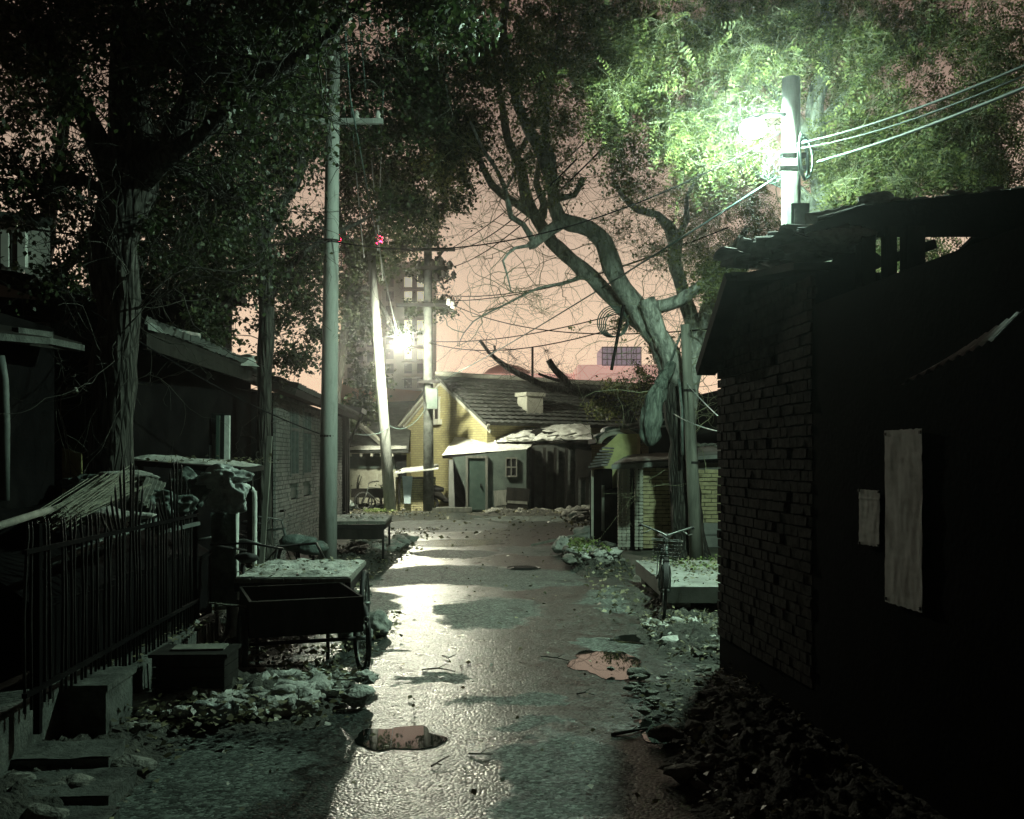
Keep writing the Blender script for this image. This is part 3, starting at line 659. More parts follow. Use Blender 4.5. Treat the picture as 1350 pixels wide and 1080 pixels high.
# ---- grey brick house on the left with the two tall windows
Lx = lambda Y: -3.9 - 0.058 * (Y - 16.1)
uL = Vector((-0.058, 1, 0)).normalized(); nL = Vector((1, 0.058, 0)).normalized()
hb = thing('brick_house', (Lx(16.1), 16.1, 0), 'grey brick house with two tall narrow windows behind the near concrete pole', 'house')
def PL(Y, z, off=0.0): return Vector((Lx(Y), Y, z)) + nL * off
b = MB()
winL = [(17.5, 18.4), (19.0, 20.0)]
b.prism([PL(16.1, 0), PL(25.6, 0), PL(25.6, 2.85), PL(16.1, 2.85)], -nL * 5); b.build('wall', 'dark_mortar', hb)
def mask_w(t, z):
    Y = 16.1 + t * uL.y
    for (a, c) in winL:
        if a < Y < c and 1.45 < z < 2.74: return True
        if a < Y < c and 1.05 < z < 1.33: return True
    return False
rest = MB()
for j in range(39):
    z = .04 + j * .073; t = -(.12 if j % 2 else 0)
    while t < 9.5:
        a = max(t, 0); c = min(t + .24, 9.5)
        if not mask_w((a + c) / 2, z) and c - a > .04:
            rest.obox(PL(16.1, 0) + uL * ((a + c) / 2) + UP * z + nL * (.02 + rnd.uniform(-.006, .006)), uL, nL, UP, (c - a) / 2, .022, .031)
        t += .252
rest.build('brickwork', 'grey_brick', hb, kind='stuff')
for (a, c) in winL:
    b = MB(); b.prism([PL(a, 1.45, .004), PL(c, 1.45, .004), PL(c, 2.74, .004), PL(a, 2.74, .004)], -nL * .03); w_ = b.build('window', 'glass_dark', hb)
    b = MB()
    for Yw in (a + .03, (a + c) / 2, c - .03): b.bar(PL(Yw, 1.45, .03), PL(Yw, 2.74, .03), .06, .05, (0, 1, 0))
    for z in (1.47, 2.3, 2.72): b.bar(PL(a, z, .033), PL(c, z, .033), .05, .05)
    b.build('window_frame', 'paint_grey', w_)
    b = MB(); b.prism([PL(a, 1.05, .01), PL(c, 1.05, .01), PL(c, 1.33, .01), PL(a, 1.33, .01)], -nL * .02); b.build('spandrel_panel', 'shed_plaster', hb)
b = MB()
for Yp in (16.25, 18.7, 20.4): b.prism([PL(Yp - .15, 0, .05), PL(Yp + .15, 0, .05), PL(Yp + .15, 2.84, .05), PL(Yp - .15, 2.84, .05)], nL * .04)
b = MB(); q = [PL(15.7, 2.87, .45), PL(26, 2.87, .45), PL(26, 3.9, -2.6), PL(15.7, 3.9, -2.6)]; slab(b, *q, .1); rf = b.build('roof', 'dark_wood', hb)
tile_roof(rf, q[0] + UP * .01, q[1] - q[0], q[3] - q[0], 10.2, 3.2, .26, .3, 'tile')

# ---- dark shop front between brick house and plastered house
sp = thing('shop_front', (Lx(26.2), 26.2, 0), 'dark timber-framed shop front beyond the grey brick house', 'building')
b = MB(); b.prism([PL(25.75, 0), PL(26.8, 0), PL(26.8, 3.0), PL(25.75, 3.0)], -nL * 4); b.build('wall', 'soot_wall', sp)
for Yp in (25.85, 26.3, 26.75):
    b = MB(); b.bar(PL(Yp, 0, .06), PL(Yp, 3.0, .06), .1, .1); b.build('post', 'dark_wood', sp)
b = MB(); b.prism([PL(25.95, .8, .03), PL(26.6, .8, .03), PL(26.6, 2.2, .03), PL(25.95, 2.2, .03)], nL * .03); b.build('shutter', 'grey_wood', sp)
b = MB(); slab(b, PL(25.65, 3.1, .55), PL(27.1, 3.1, .55), PL(27.1, 3.7, -3), PL(25.65, 3.7, -3), .12); b.build('roof', 'tile', sp)
b = MB(); b.bar(PL(26.6, 3.0, .5), PL(26.7, 2.2, .1), .06, .06); b.build('brace', 'dark_wood', sp)

# ---- dark house on the near left, two blocks with a yard gap between them
hd = thing('eaved_house', (-4.1, 12, 0), 'unlit house with deep eaves behind the big tree, pale posts by its doorway', 'house')
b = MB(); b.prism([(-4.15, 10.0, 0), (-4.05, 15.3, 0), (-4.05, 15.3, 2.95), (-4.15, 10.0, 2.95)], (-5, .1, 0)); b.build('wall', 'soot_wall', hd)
q = [W(190, 430, 9.55), W(343, 489, 14.9), W(343, 489, 14.9) + Vector((-3, 0, 1.1)), W(190, 430, 9.55) + Vector((-3, 0, 1.1))]
b = MB(); slab(b, *q, .1); rf = b.build('roof', 'dark_wood', hd)
tile_roof(rf, q[0] + UP * .01, q[1] - q[0], q[3] - q[0], (q[1] - q[0]).length, 3.1, .26, .3, 'tile', wob=.06)
b = MB(); b.bar(q[0] - UP * .14, q[1] - UP * .14, .05, .16); b.build('fascia', 'dark_wood', hd)
b = MB(); b.grid(snowsheet(W(296, 480, 13.6), W(341, 484, 13.6), W(335, 470, 14.8), W(300, 470, 14.8), .04, 3), 12, 8); b.build('snow_patch', 'snow_roof', hd)
b = MB(); b.grid(lambda u, v: Vector(W(195 + 70 * u, 426 + 14 * u + 9 * v, 9.5 + 2.2 * u)) + Vector((0, 0, .02 * mnoise.noise(Vector((u * 9, v * 3, 0))))), 16, 2); b.build('torn_eave_sheet', 'tarp', hd)
Yd = 13.3
for px, w, mt in ((245, 3, 'grey_wood'), (262, 2.5, 'green_door'), (287, 2.5, 'green_door'), (299, 4, 'pipe_white')):
    b = MB(); b.bar(W(px, 640, Yd), W(px + 1, 548, Yd), WR(w * 1.6, Yd), .06, (0, 1, 0)); b.build('door_post', mt, hd)
b = MB(); b.prism([W(249, 640, Yd + .1), W(297, 640, Yd + .1), W(297, 545, Yd + .1), W(249, 545, Yd + .1)], (0, .03, 0)); w_ = b.build('window', 'glass_dark', hd)
for px, py, w, hh, mt in ((268, 592, 4, 14, 'plastic'), (275, 596, 3, 9, 'blue_sheet'), (282, 588, 2, 16, 'paint_grey')):
    b = MB(); b.obox(W(px, py, Yd + .04), (1, 0, 0), (0, 1, 0), UP, WR(w, Yd), .03, WR(hh, Yd)); b.build('pinned_cloth', mt, w_)
b = MB(); b.prism([W(262, 502, 13.2), W(275, 490, 13.2), W(279, 495, 13.2), W(268, 506, 13.2)], (0, .04, 0)); b.build('rafter_end', 'grey_wood', hd)

hn = thing('corner_house', (-4.0, 7.6, 0), 'unlit front of the nearest left house with plank eave above the railing', 'house')
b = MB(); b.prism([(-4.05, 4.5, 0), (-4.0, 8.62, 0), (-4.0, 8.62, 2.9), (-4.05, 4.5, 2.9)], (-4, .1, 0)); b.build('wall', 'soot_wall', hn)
b = MB(); slab(b, W(-40, 430, 6.7), W(108, 452, 8.4), W(108, 452, 8.4) + Vector((-2.4, 0, .7)), W(-40, 430, 6.7) + Vector((-2.4, 0, .7)), .08); b.build('roof', 'dark_wood', hn)
for i, (a, c) in enumerate((((-5, 444), (62, 450)), ((20, 436), (66, 442)), ((60, 449), (108, 459)))):
    b = MB(); b.bar(W(a[0], a[1], 7.0 + i * .4), W(c[0], c[1], 7.6 + i * .4), .05, .05); b.build('eave_plank', 'old_concrete', hn)
b = MB(); b.tube([W(4, 660, 7.2), W(5, 560, 7.2), W(3, 500, 7.2), W(-2, 470, 7.2)], .045, 8); b.build('downpipe', 'paint_grey', hn)
hy = thing('yard_wall', (-4.6, 10.6, 0), 'pale lime-washed wall glimpsed through the dark gap left of the big trunk', 'wall')
b = MB(); b.prism([W(82, 690, 9.4), W(108, 690, 9.4), W(108, 598, 9.4), (W(82, 590, 9.4))], (-.15, .35, 0)); b.build('masonry', 'yellow_patch', hy)
b = MB(); b.bar(W(80, 520, 9.3), W(101, 513, 9.3), .05, .05); b.build('top_batten', 'grey_wood', hy)
b = MB(); b.prism([W(70, 600, 9.6), W(112, 600, 9.6), W(112, 470, 9.6), (W(70, 470, 9.6))], (-.15, .35, 0)); b.build('dark_hoarding', 'soot_wall', hy)

rb = thing('rear_block', (-9, 15.5, 0), 'unlit boarded block closing the gap behind the nearest left houses', 'building')
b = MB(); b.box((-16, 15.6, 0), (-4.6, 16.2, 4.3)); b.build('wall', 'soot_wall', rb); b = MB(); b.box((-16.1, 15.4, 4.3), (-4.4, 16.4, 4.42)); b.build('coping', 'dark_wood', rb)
hw = thing('white_building', W(20, 390, 13), 'white two-storey block with a window at the upper left edge behind leaves', 'building')
b = MB(); b.prism([W(-70, 700, 13), W(68, 700, 13), W(66, 292, 13), W(-70, 275, 13)], (-3, 2.2, 0)); b.build('wall', 'white_wall', hw)
b = MB(); b.prism([W(-74, 278, 12.85), W(70, 296, 12.85), W(70, 288, 12.85), W(-74, 268, 12.85)], (-3, 2.5, 0)); b.build('roof_edge', 'shed_plaster', hw)
b = MB(); b.obox(W(8, 330, 12.97), (1, 0, 0), (0, 1, 0), UP, WR(22, 13), .03, WR(22, 13)); w_ = b.build('window', 'glass_dark', hw)
b = MB()
for s in (-1, 0, 1): b.obox(W(8 + s * 22, 330, 12.93), (1, 0, 0), (0, 1, 0), UP, .05, .04, WR(23, 13))
b.build('window_frame', 'white_wall', w_)
b = MB(); b.prism([W(-74, 405, 12.8), W(75, 405, 12.8), W(80, 398, 11.6), W(-74, 385, 11.6)], (0, 0, -.2)); b.build('balcony_slab', 'dark_wood', hw)

# ---- sooty brick house on the right with the papers on it
RX = lambda Y: 1.76 + 0.096 * (8.3 - Y)
uR = Vector((0.096, -1, 0)).normalized(); nR = Vector((-1, -0.096, 0)).normalized()
def PR(Y, z, off=0.0): return Vector((RX(Y), Y, z)) + nR * off
hr = thing('sooty_brick_house', (RX(8.3), 8.3, 0), 'soot-blackened brick house with loose roof tiles filling the right side', 'house')
topR = lambda t: 2.62 + min(t / 0.62, 1) * 0.48 - max(0, t - .62) * 0.11
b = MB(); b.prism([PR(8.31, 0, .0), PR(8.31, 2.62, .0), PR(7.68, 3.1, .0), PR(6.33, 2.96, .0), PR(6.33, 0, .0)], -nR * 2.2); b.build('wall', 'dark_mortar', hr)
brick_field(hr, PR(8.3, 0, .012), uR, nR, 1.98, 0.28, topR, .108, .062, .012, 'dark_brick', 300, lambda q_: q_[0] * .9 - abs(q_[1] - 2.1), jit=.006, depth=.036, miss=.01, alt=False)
b = MB(); b.prism([PR(8.3, 0, .012), PR(6.33, 0, .012), PR(6.33, .3, .012), PR(7.3, .85, .018), PR(7.9, .95, .018), PR(8.3, .7, .012)], -nR * .04); b.build('fallen_render', 'soot_wall', hr)
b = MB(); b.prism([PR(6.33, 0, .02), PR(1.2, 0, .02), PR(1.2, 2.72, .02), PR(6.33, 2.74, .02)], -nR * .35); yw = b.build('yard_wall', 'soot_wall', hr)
# verge rafter down the far edge and rough tiles on top
b = MB(); b.bar(PR(8.42, 2.5, .1), PR(7.62, 3.16, .1), .16, .09); b.build('verge_board', 'dark_wood', hr)
b = MB(); slab(b, PR(8.42, 2.52, .14), PR(7.62, 3.2, .14), PR(7.62, 3.2, -2.3), PR(8.42, 2.52, -2.3), .05); slab(b, PR(7.66, 3.18, .1), PR(6.45, 3.04, .1), PR(6.45, 3.05, -.22), PR(7.66, 3.2, -.22), .05); rf = b.build('roof_board', 'dark_wood', hr)
tm = []
for k in range(4):
    mb = MB()
    def tf(u, v, k=k):
        a = (u - .5) * 2.2; return Vector((math.sin(a) * .105, (v - .5) * .3, math.cos(a) * .07 + .012 * mnoise.noise(Vector((u * 3, v * 3, k * 7)))))
    mb.grid(tf, 6, 3); mb.grid(lambda u, v: tf(u, v) - Vector((0, 0, .016)), 6, 3); tm.append(mb.mesh('tile', 'tile_pale'))
for k in range(40):
    r, c = divmod(k, 8); t = c / 8; Yt = 7.52 - t * 1.25 + rnd.uniform(-.05, .05); off = .12 - r * .09 + rnd.uniform(-.05, .05)
    o = link_mesh('tile', tm[k % 4], rf, ORG[hr.name]); zb = 3.2 - .105 * (7.66 - Yt) + .034 * r if Yt < 7.66 else 3.2 - (Yt - 7.66) * .85
    o.location = PR(Yt, zb + .0 + .05 * rnd.random() + (.05 if rnd.random() < .3 else 0), off) - ORG[hr.name]
    o.rotation_euler = (rnd.uniform(-.25, .15), rnd.uniform(-.3, .3), math.pi / 2 + rnd.uniform(-.5, .5))
b = MB()
for k in range(46):
    t = k / 46; Yt = 7.75 - t * 1.5; b.rock(PR(Yt + rnd.uniform(-.06, .06), 3.27 - .1 * max(0, 7.66 - Yt) + rnd.uniform(-.02, .06), -.05 - rnd.random() * .25), rnd.uniform(.05, .12), 2, .5, k + 7, .55, (1.5, 1.1))
b.build('roof_rubble', 'snow', rf, kind='stuff')
# open loft with posts under the upper roof
b = MB(); b.prism([W(1085, 376, 6.5), W(1112, 318, 6.5), W(1132, 318, 6.5), W(1132, 376, 6.5)], (0.1, .5, 0)); b.build('gable_cheek', 'soot_wall', hr)
for px, w in ((1141, 9), (1172, 6), (1203, 12)):
    b = MB(); b.obox(W(px, 350, 6.3), (1, 0, 0), (0, 1, 0), UP, WR(w, 6.3), .06, .24); b.build('loft_post', 'dark_wood', hr)
b = MB(); b.prism([W(1225, 400, 6.3), W(1520, 400, 6.3), W(1520, 305, 6.33), W(1292, 305, 6.33), W(1272, 325, 6.3), W(1262, 332, 6.3), W(1232, 343, 6.3)], (0, .1, 0)); b.build('loft_infill', 'soot_wall', hr)
b = MB(); b.bar(W(1150, 350, 6.4), W(1232, 322, 6.4), .05, .06); b.bar(W(1130, 322, 6.45), W(1160, 345, 6.45), .04, .05); b.build('loft_brace', 'dark_wood', hr)
q = [W(1042, 311, 6.35), W(1420, 311, 5.9), W(1440, 238, 7.3), W(1132, 270, 7.5)]
q[0] = W(1066, 309, 6.5)
b = MB(); b.prism([W(1041, 311, 6.3), W(1066, 298, 6.3), W(1130, 272, 6.3), W(1200, 264, 6.3), W(1350, 248, 6.3), W(1560, 226, 6.3), W(1560, 312, 6.3), W(1068, 313, 6.3)], (.45, 1.2, .27)); b.build('upper_roof', 'soot_wall', hr)
b = MB()
for k in range(60):
    t = rnd.random() ** 1.0; p = W(1128, 271, 6.4).lerp(W(1500, 231, 6.4), t) + Vector((rnd.uniform(-.1, .1), rnd.uniform(-.05, .3), .0)); b.rock(p, rnd.uniform(.015, .045), 1, .5, k, .45, (1.9, 1.2))
for px, py, r in ((1090, 287, .1), (1160, 266, .11), (1108, 281, .07), (1120, 276, .05)): b.rock(W(px, py, 6.6), r, 2, .4, px, .5, (1.5, 1))
b.build('roof_debris', 'snow', hr, kind='stuff')
b = MB(); b.grid(lambda u, v: W(1248 + 135 * u, 507 - 60 * u + (1 - v) * (-14 - 26 * u) + 2.5 * math.sin(u * 60), 4.55 - .75 * u - .0 * v) + nR * (.1 + .12 * v), 50, 4); o = b.build('door_hood', 'tile_pale', hr)

def wall_paper(pxa, pxb, ya0, ya1, yb0, yb1, label):
    def Yof(px): t = (px - CX) / FPX; return 2.5568 / (t + .096)
    Ya, Yb = Yof(pxa), Yof(pxb)
    za0, za1 = EYE + (HY - ya0) / FPX * Ya, EYE + (HY - ya1) / FPX * Ya; zb0, zb1 = EYE + (HY - yb0) / FPX * Yb, EYE + (HY - yb1) / FPX * Yb
    mb = MB(); c = PR((Ya + Yb) / 2, (za0 + za1) / 2, .03)
    def fn(u, v, o=0.0):
        Y = Ya + (Yb - Ya) * u; z = (za0 + (zb0 - za0) * u) * (1 - v) + (za1 + (zb1 - za1) * u) * v
        z += .006 * mnoise.noise(Vector((u * 12, v * 3, pxa))) * (1 if v in (0, 1) else 0)
        w = .005 * mnoise.noise(Vector((Y * 6, z * 5, 0))) + .0022 * mnoise.noise(Vector((Y * 26, z * 8, 3))) + .0022 * mnoise.noise(Vector((Y * 9, z * 40, 8))) + (.003 * math.exp(-((v - .16) * 60) ** 2))
        return PR(Y, z, .040 + w - o)
    t = thing('wall_paper', c, label, 'notice paper'); mb.grid(fn, 26, 60); mb.grid(lambda u, v: fn(u, v, .002), 26, 60); mb.build('sheet', 'paper', t)
    mb = MB()
    for u in (.03, .97):
        for v in (.02, .98): p = fn(u, v); mb.obox(p, uR, nR, UP, .008, .006, .008)
    mb.build('nail', 'iron', t, kind='stuff')
wall_paper(1176, 1225.5, 568, 793, 565, 808, 'tall crumpled blank paper strip pasted on the dark right wall')
wall_paper(1141, 1168.5, 645, 717, 647, 721, 'short blank paper sheet left of the tall strip on the dark wall')

# ---- middle right: gate pillar, kiosk, brick wall behind the tree
gp = thing('gate_wall', W(800, 715, 21.5), 'lime-yellow courtyard wall behind a tile-capped dark gateway', 'wall')
b = MB(); b.prism([W(794, 722, 20.6), W(840, 722, 20.6), W(840, 572, 20.6), W(815, 572, 20.6), W(794, 592, 20.6)], (0.1, .25, 0)); b.build('masonry', 'yellow_patch', gp)
b = MB(); b.prism([W(855, 720, 22.5), W(960, 720, 22.5), W(960, 540, 22.5), W(855, 545, 22.5)], (0.3, .35, 0)); b.build('dark_hoarding', 'soot_wall', gp)
gw = thing('gateway', W(792, 725, 20.3), 'narrow dark gateway with small stepped tile cap and pale edge post', 'gate')
b = MB(); b.prism([W(778, 722, 20.3), W(793, 726, 19.9), W(793, 618, 19.9), W(778, 620, 20.3)], (.25, .3, 0)); b.build('pillar', 'soot_wall', gw)
b = MB(); b.bar(W(781, 722, 20.2), W(781, 620, 20.2), .05, .05); b.build('edge_post', 'trim', gw)
b = MB(); b.bar(W(795, 700, 19.8), W(795, 640, 19.8), .08, .05); b.build('door_post', 'grey_wood', gw)
for k in range(7):
    b = MB(); b.bar(W(780 + 2.6 * k, 616 - 4.3 * k, 20 + .05 * k), W(797 + 1.8 * k, 613 - 3.6 * k, 19.6 + .1 * k), .16, .035); b.build('cap_tile', 'tile_pale', gw)
gr_ = MB(); gr_.prism([W(797, 648, 19.9), W(822, 640, 19.9), W(822, 718, 19.9), W(797, 718, 19.9)], (0, .1, 0)); gr_.build('gate_leaf', 'dark_wood', gw)
jr = thing('junk_roof', W(822, 600, 21), 'rounded heap of old hoops and sheeting on the roof above the gateway', 'roof')
b = MB(); b.prism([W(786, 584, 21), W(862, 584, 21), W(862, 578, 21), W(786, 578, 21)], (0, 2.2, 0)); b.build('board', 'dark_wood', jr)
for k, (cx, cy, r) in enumerate(((812, 588, 22), (818, 590, 30), (835, 585, 24))):
    b = MB(); b.tube([W(cx + r * math.cos(a), cy - r * .75 * math.sin(a), 20.8 + .3 * k) for a in np.linspace(.2, 2.9, 14)], .045, 6); b.build('hoop', 'trim', jr)
b = MB(); b.rock(W(820, 574, 21.6), .42, 3, .4, 4, .5, (1.4, 1)); b.build('bundled_sheet', 'tarp', jr)
for px, py, L in ((800, 571, .7), (845, 566, .9), (828, 560, .8)):
    b = MB(); b.bar(W(px, py, 21), W(px, py, 21) + Vector((L, .3, .12)), .12, .04); b.build('plank', 'grey_wood', jr)

kk = thing('kiosk', W(850, 722, 19), 'dark flat-roofed brick outbuilding with notched posts beside the forked tree', 'outbuilding')
Yk = 19.0
b = MB(); b.prism([W(829, 729, Yk), W(893, 729, Yk), W(893, 612, Yk), W(829, 612, Yk)], (0.2, 2.2, 0)); b.build('wall', 'dark_mortar', kk)
org = W(848, 722, Yk - .03); org.z = 0
brick_field(kk, org, (1, 0, 0), (0, -1, 0), WR(44, Yk), 0.05, lambda t: 1.62, .23, .06, .014, 'yellow_brick', 60, lambda q_: 1, depth=.05)
b = MB(); slab(b, W(806, 613, Yk - .4), W(894, 607, Yk - .4), W(896, 596, Yk + 2), W(826, 600, Yk + 2), .09); b.build('roof_slab', 'concrete', kk)
b = MB(); b.grid(snowsheet(W(808, 611, Yk - .38), W(893, 605, Yk - .38), W(893, 597, Yk + 1.6), W(828, 601, Yk + 1.6), .04, 12), 30, 10); b.build('snow_cover', 'snow', kk)
for px in (817, 822.5, 828, 839, 845):
    b = MB()
    for k in range(24):
        z = .12 + k * .067; c = W(px, 700, Yk - .3); b.obox((c.x, c.y, z), (1, 0, 0), (0, 1, 0), UP, .035, .04, .026)
    c = W(px, 700, Yk - .26); b.obox((c.x, c.y, .85), (1, 0, 0), (0, 1, 0), UP, .024, .03, .8); b.build('notched_post', 'trim', kk)

bw = thing('ochre_brick_wall', W(940, 725, 19.6), 'ochre brick wall with stone footing seen between the leaning pole and the sooty house', 'wall')
Yb = 19.6
b = MB(); b.prism([W(896, 730, Yb), W(990, 730, Yb), W(990, 610, Yb), W(896, 610, Yb)], (0.1, .3, 0)); b.build('core', 'mortar', bw)
org = W(896, 700, Yb - .03); org.z = 0
brick_field(bw, org, (1, 0, 0), (0, -1, 0), WR(92, Yb), .5, lambda t: 1.62, .235, .066, .016, 'yellow_brick', 200, lambda q_: 1, depth=.06, jit=.01)
for k in range(6):
    b = MB(); w = WR(92, Yb) / 3; b.obox((org.x + (k % 3 + .5) * w, org.y, .13 + (k // 3) * .25), (1, 0, 0), (0, 1, 0), UP, w / 2 - .012, .05, .115); b.build('footing_stone', 'concrete', bw)
b = MB(); slab(b, W(892, 603, Yb - .4), W(1000, 597, Yb - .4), W(1000, 585, Yb + 1.5), W(900, 590, Yb + 1.5), .07); b.build('coping_slab', 'concrete', bw)
b = MB()
for k in range(7): b.rock(W(920 + k * 9, 588 + rnd.uniform(-2, 2), Yb + .3), rnd.uniform(.06, .12), 1, .4, k, .6, (1.6, 1))
b.build('rubble_row', 'rubble', bw, kind='stuff')
b = MB(); b.prism([W(880, 596, 23), W(1010, 596, 23), W(1010, 500, 23), W(880, 530, 23)], (0.2, .3, 0)); b.build('hoarding', 'soot_wall', bw)
b = MB(); b.bar(W(890, 578, 19.9), W(1000, 552, 19.9), .08, .08); b.build('purlin', 'dark_wood', bw)

pt = thing('stone_platform', W(930, 790, 12), 'low concrete platform strewn with leaves beside the bicycle', 'platform')
b = MB(); b.box((1.74, 11.0, .15), (3.2, 13.9, .33)); b.build('slab', 'concrete', pt)
for x, y in ((1.9, 11.25), (2.6, 11.3), (1.9, 13.5)):
    b = MB(); b.rbox((x, y, .075), (.22, .22, .15), .1); b.build('support_block', 'stone', pt)

# ------------------------------------------------------------------ trees
def make_tree(name, base, label, limbs, clusters, leafm, barkm, twigm, leafL, nleaf, compound=False, spread=0.2, cat='tree', group=None, seed=1, twr=0.008, bare=0, taper_base=True, trunkm=None, whips=0, wl_=1.0, stepn=0.16):
    r_ = np.random.default_rng(seed); t = thing(name, base, label, cat, group); org = ORG[t.name]
    nodes = []
    for i, L in enumerate(limbs):
        pts = [W(p[0], p[1], p[2]) for p in L]; rad = [WR(p[3], p[2]) for p in L]
        pp, rr = smooth_path(pts, rad, stepn)
        if i == 0 and taper_base:
            for k in range(len(pp)):
                if pp[k].z < .5: rr[k] *= 1 + .45 * (1 - max(pp[k].z, 0) / .5) ** 2
        jj = .16 if i == 0 else .3
        pp = [p + Vector((mnoise.noise(p * 1.7), mnoise.noise(p * 1.7 + Vector((9, 0, 0))), 0)) * (rr[k] * .35) for k, p in enumerate(pp)]
        rr = [q_ * (1 + .22 * max(0, mnoise.noise(p * 2.2 + Vector((i, 0, 0))))) for q_, p in zip(rr, pp)]
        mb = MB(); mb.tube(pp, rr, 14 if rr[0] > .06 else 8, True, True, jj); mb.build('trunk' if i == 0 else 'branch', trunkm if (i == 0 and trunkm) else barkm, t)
        nodes += [tuple(p) for k, p in enumerate(pp) if k > len(pp) * (.35 if i == 0 else .12)]
    nodes = np.array(nodes)
    if whips:
        A = []; B = []; RA = []; RB = []
        for k in range(whips):
            j = r_.integers(len(nodes)); p = nodes[j].copy(); d = r_.normal(0, 1, 3); d[2] = d[2] * .5 + .25; d /= np.linalg.norm(d); ns = r_.integers(6, 15); r0 = r_.uniform(.004, .011); st = r_.uniform(.07, .16) * wl_
            sidew = []
            for i in range(ns):
                q = p + d * st; A.append(p); B.append(q); RA.append(r0 * (1 - .75 * i / ns)); RB.append(r0 * (1 - .75 * (i + 1) / ns)); p = q
                d = d + r_.normal(0, .28, 3) + np.array([0, 0, -.05]); d /= np.linalg.norm(d)
                if r_.random() < .45 and i > 1: sidew.append((p.copy(), d.copy(), i))
            for (p, d, i0) in sidew:
                d = d + r_.normal(0, .8, 3); d /= np.linalg.norm(d)
                for i in range(r_.integers(3, 8)):
                    q = p + d * st * .7; A.append(p); B.append(q); RA.append(r0 * .35); RB.append(r0 * .25); p = q; d = d + r_.normal(0, .35, 3); d /= np.linalg.norm(d)
        v, q = seg_arrays(np.array(A), np.array(B), np.array(RA), np.array(RB)); o = link_mesh('fine_twigs', np_mesh('fine_twigs', v - np.array(org), q, twigm), t, org); tag(o, kind='stuff')
    # crown: targets inside measured clumps, joined to the nearest limb by curved twigs
    T = []; cov = []
    for c in clusters:
        px, py, Y, rx, ry, rd, n = c[:7]; lf = c[7] if len(c) > 7 else 1.0
        k = 0
        subs = r_.normal(0, .5, (max(2, n // 11), 3))
        while k < n:
            q = subs[r_.integers(len(subs))] + r_.normal(0, .15, 3)
            if np.linalg.norm(q) > 1.2: k += .1; continue
            Yq = Y + q[1] * rd; w = W(px + q[0] * rx, py - q[2] * ry, Yq)
            k += 1
            if w.z < .5: continue
            if min((w - LA).length, (w - LB).length * .75) < 1.25: continue      # pruned clear of the lamps
            T.append(tuple(w)); cov.append(lf)
    if T:
        T = np.array(T); cov = np.array(cov)
        d0 = np.array([np.min(np.sum((nodes - x) ** 2, axis=1)) for x in T]); order = np.argsort(d0)
        A = []; B = []; RA = []; RB = []; cap = np.empty((len(nodes) + len(T) * 7, 3)); cap[:len(nodes)] = nodes; m = len(nodes)
        for i in order:
            x = T[i]; j = int(np.argmin(np.sum((cap[:m] - x) ** 2, axis=1))); a = cap[j].copy(); dist = np.linalg.norm(x - a)
            if dist < 1e-3: continue
            ns = max(2, min(6, int(dist / .22) + 1)); prev = a; rr0 = min(.03, twr * (.6 + dist * .9)); off = r_.normal(0, .09 * dist, 3); off[2] += .10 * dist
            for k in range(1, ns + 1):
                f = k / ns; p = a + (x - a) * f + off * math.sin(math.pi * f) + (r_.normal(0, .02, 3) if k < ns else 0)
                A.append(prev); B.append(p); RA.append(rr0 * (1 - .7 * (k - 1) / ns)); RB.append(rr0 * (1 - .7 * k / ns)); prev = p
                cap[m] = p; m += 1
        tips = []; tipd = []; tipl = []
        for i in range(len(T)):
            for s in range(3 if not bare else 5):
                d = r_.normal(0, 1, 3); d[2] = d[2] * .7 + (-.1 if compound else .1); d /= np.linalg.norm(d); L = spread * r_.uniform(.7, 1.9)
                mid = T[i] + d * L * .5 + r_.normal(0, .03, 3); e = T[i] + d * L + np.array([0, 0, -.05 * L]); A += [T[i], mid]; B += [mid, e]; RA += [.0035, .0028]; RB += [.0028, .0015]
                tips.append((T[i], mid, e)); tipl.append(cov[i])
        v, q = seg_arrays(np.array(A), np.array(B), np.array(RA), np.array(RB))
        v = v - np.array(org)
        o = link_mesh('twigs', np_mesh('twigs', v, q, twigm), t, org); tag(o, kind='stuff')
        P_ = []; D_ = []; N_ = []; LL_ = []
        for (a, mid, e), cv in zip(tips, tipl):
            n = int(round(nleaf / 3 * cv * r_.uniform(.4, 1.6)))
            if n < 1: continue
            ax = (e - a); ax = ax / np.linalg.norm(ax); f = r_.uniform(.1, 1.1, n); base_ = a[None] + (e - a)[None] * f[:, None]
            if compound:
                side = np.cross(ax, [0, 0, 1.]); side /= max(np.linalg.norm(side), 1e-6); nr = np.cross(side, ax)
                # rachises: groups of leaflets in pairs
                g = max(1, n // 10)
                for k in range(g):
                    st = a + (e - a) * r_.uniform(.1, 1.0); rd = ax * .5 + r_.normal(0, .55, 3) + np.array([0, 0, -.45]); rd /= np.linalg.norm(rd); sd = np.cross(rd, r_.normal(0, 1, 3)); sd /= np.linalg.norm(sd); nn = np.cross(rd, sd)
                    Lr = r_.uniform(.16, .34)
                    for w in range(12):
                        s_ = 1 if w % 2 else -1; fw = (w // 2 + 1) / 6.
                        P_.append(st + rd * Lr * fw + np.array([0, 0, -.06 * fw * fw])); D_.append(rd * .45 + sd * s_ + r_.normal(0, .1, 3)); N_.append(nn + r_.normal(0, .12, 3)); LL_.append(leafL * r_.uniform(.8, 1.2) * (1.1 - .35 * fw))
            else:
                for k in range(n):
                    P_.append(base_[k] + r_.normal(0, .035, 3)); D_.append(r_.normal(0, 1, 3) + np.array([0, 0, -.5])); N_.append(r_.normal(0, 1, 3) + np.array([0, 0, .4])); LL_.append(leafL * r_.uniform(.65, 1.3))
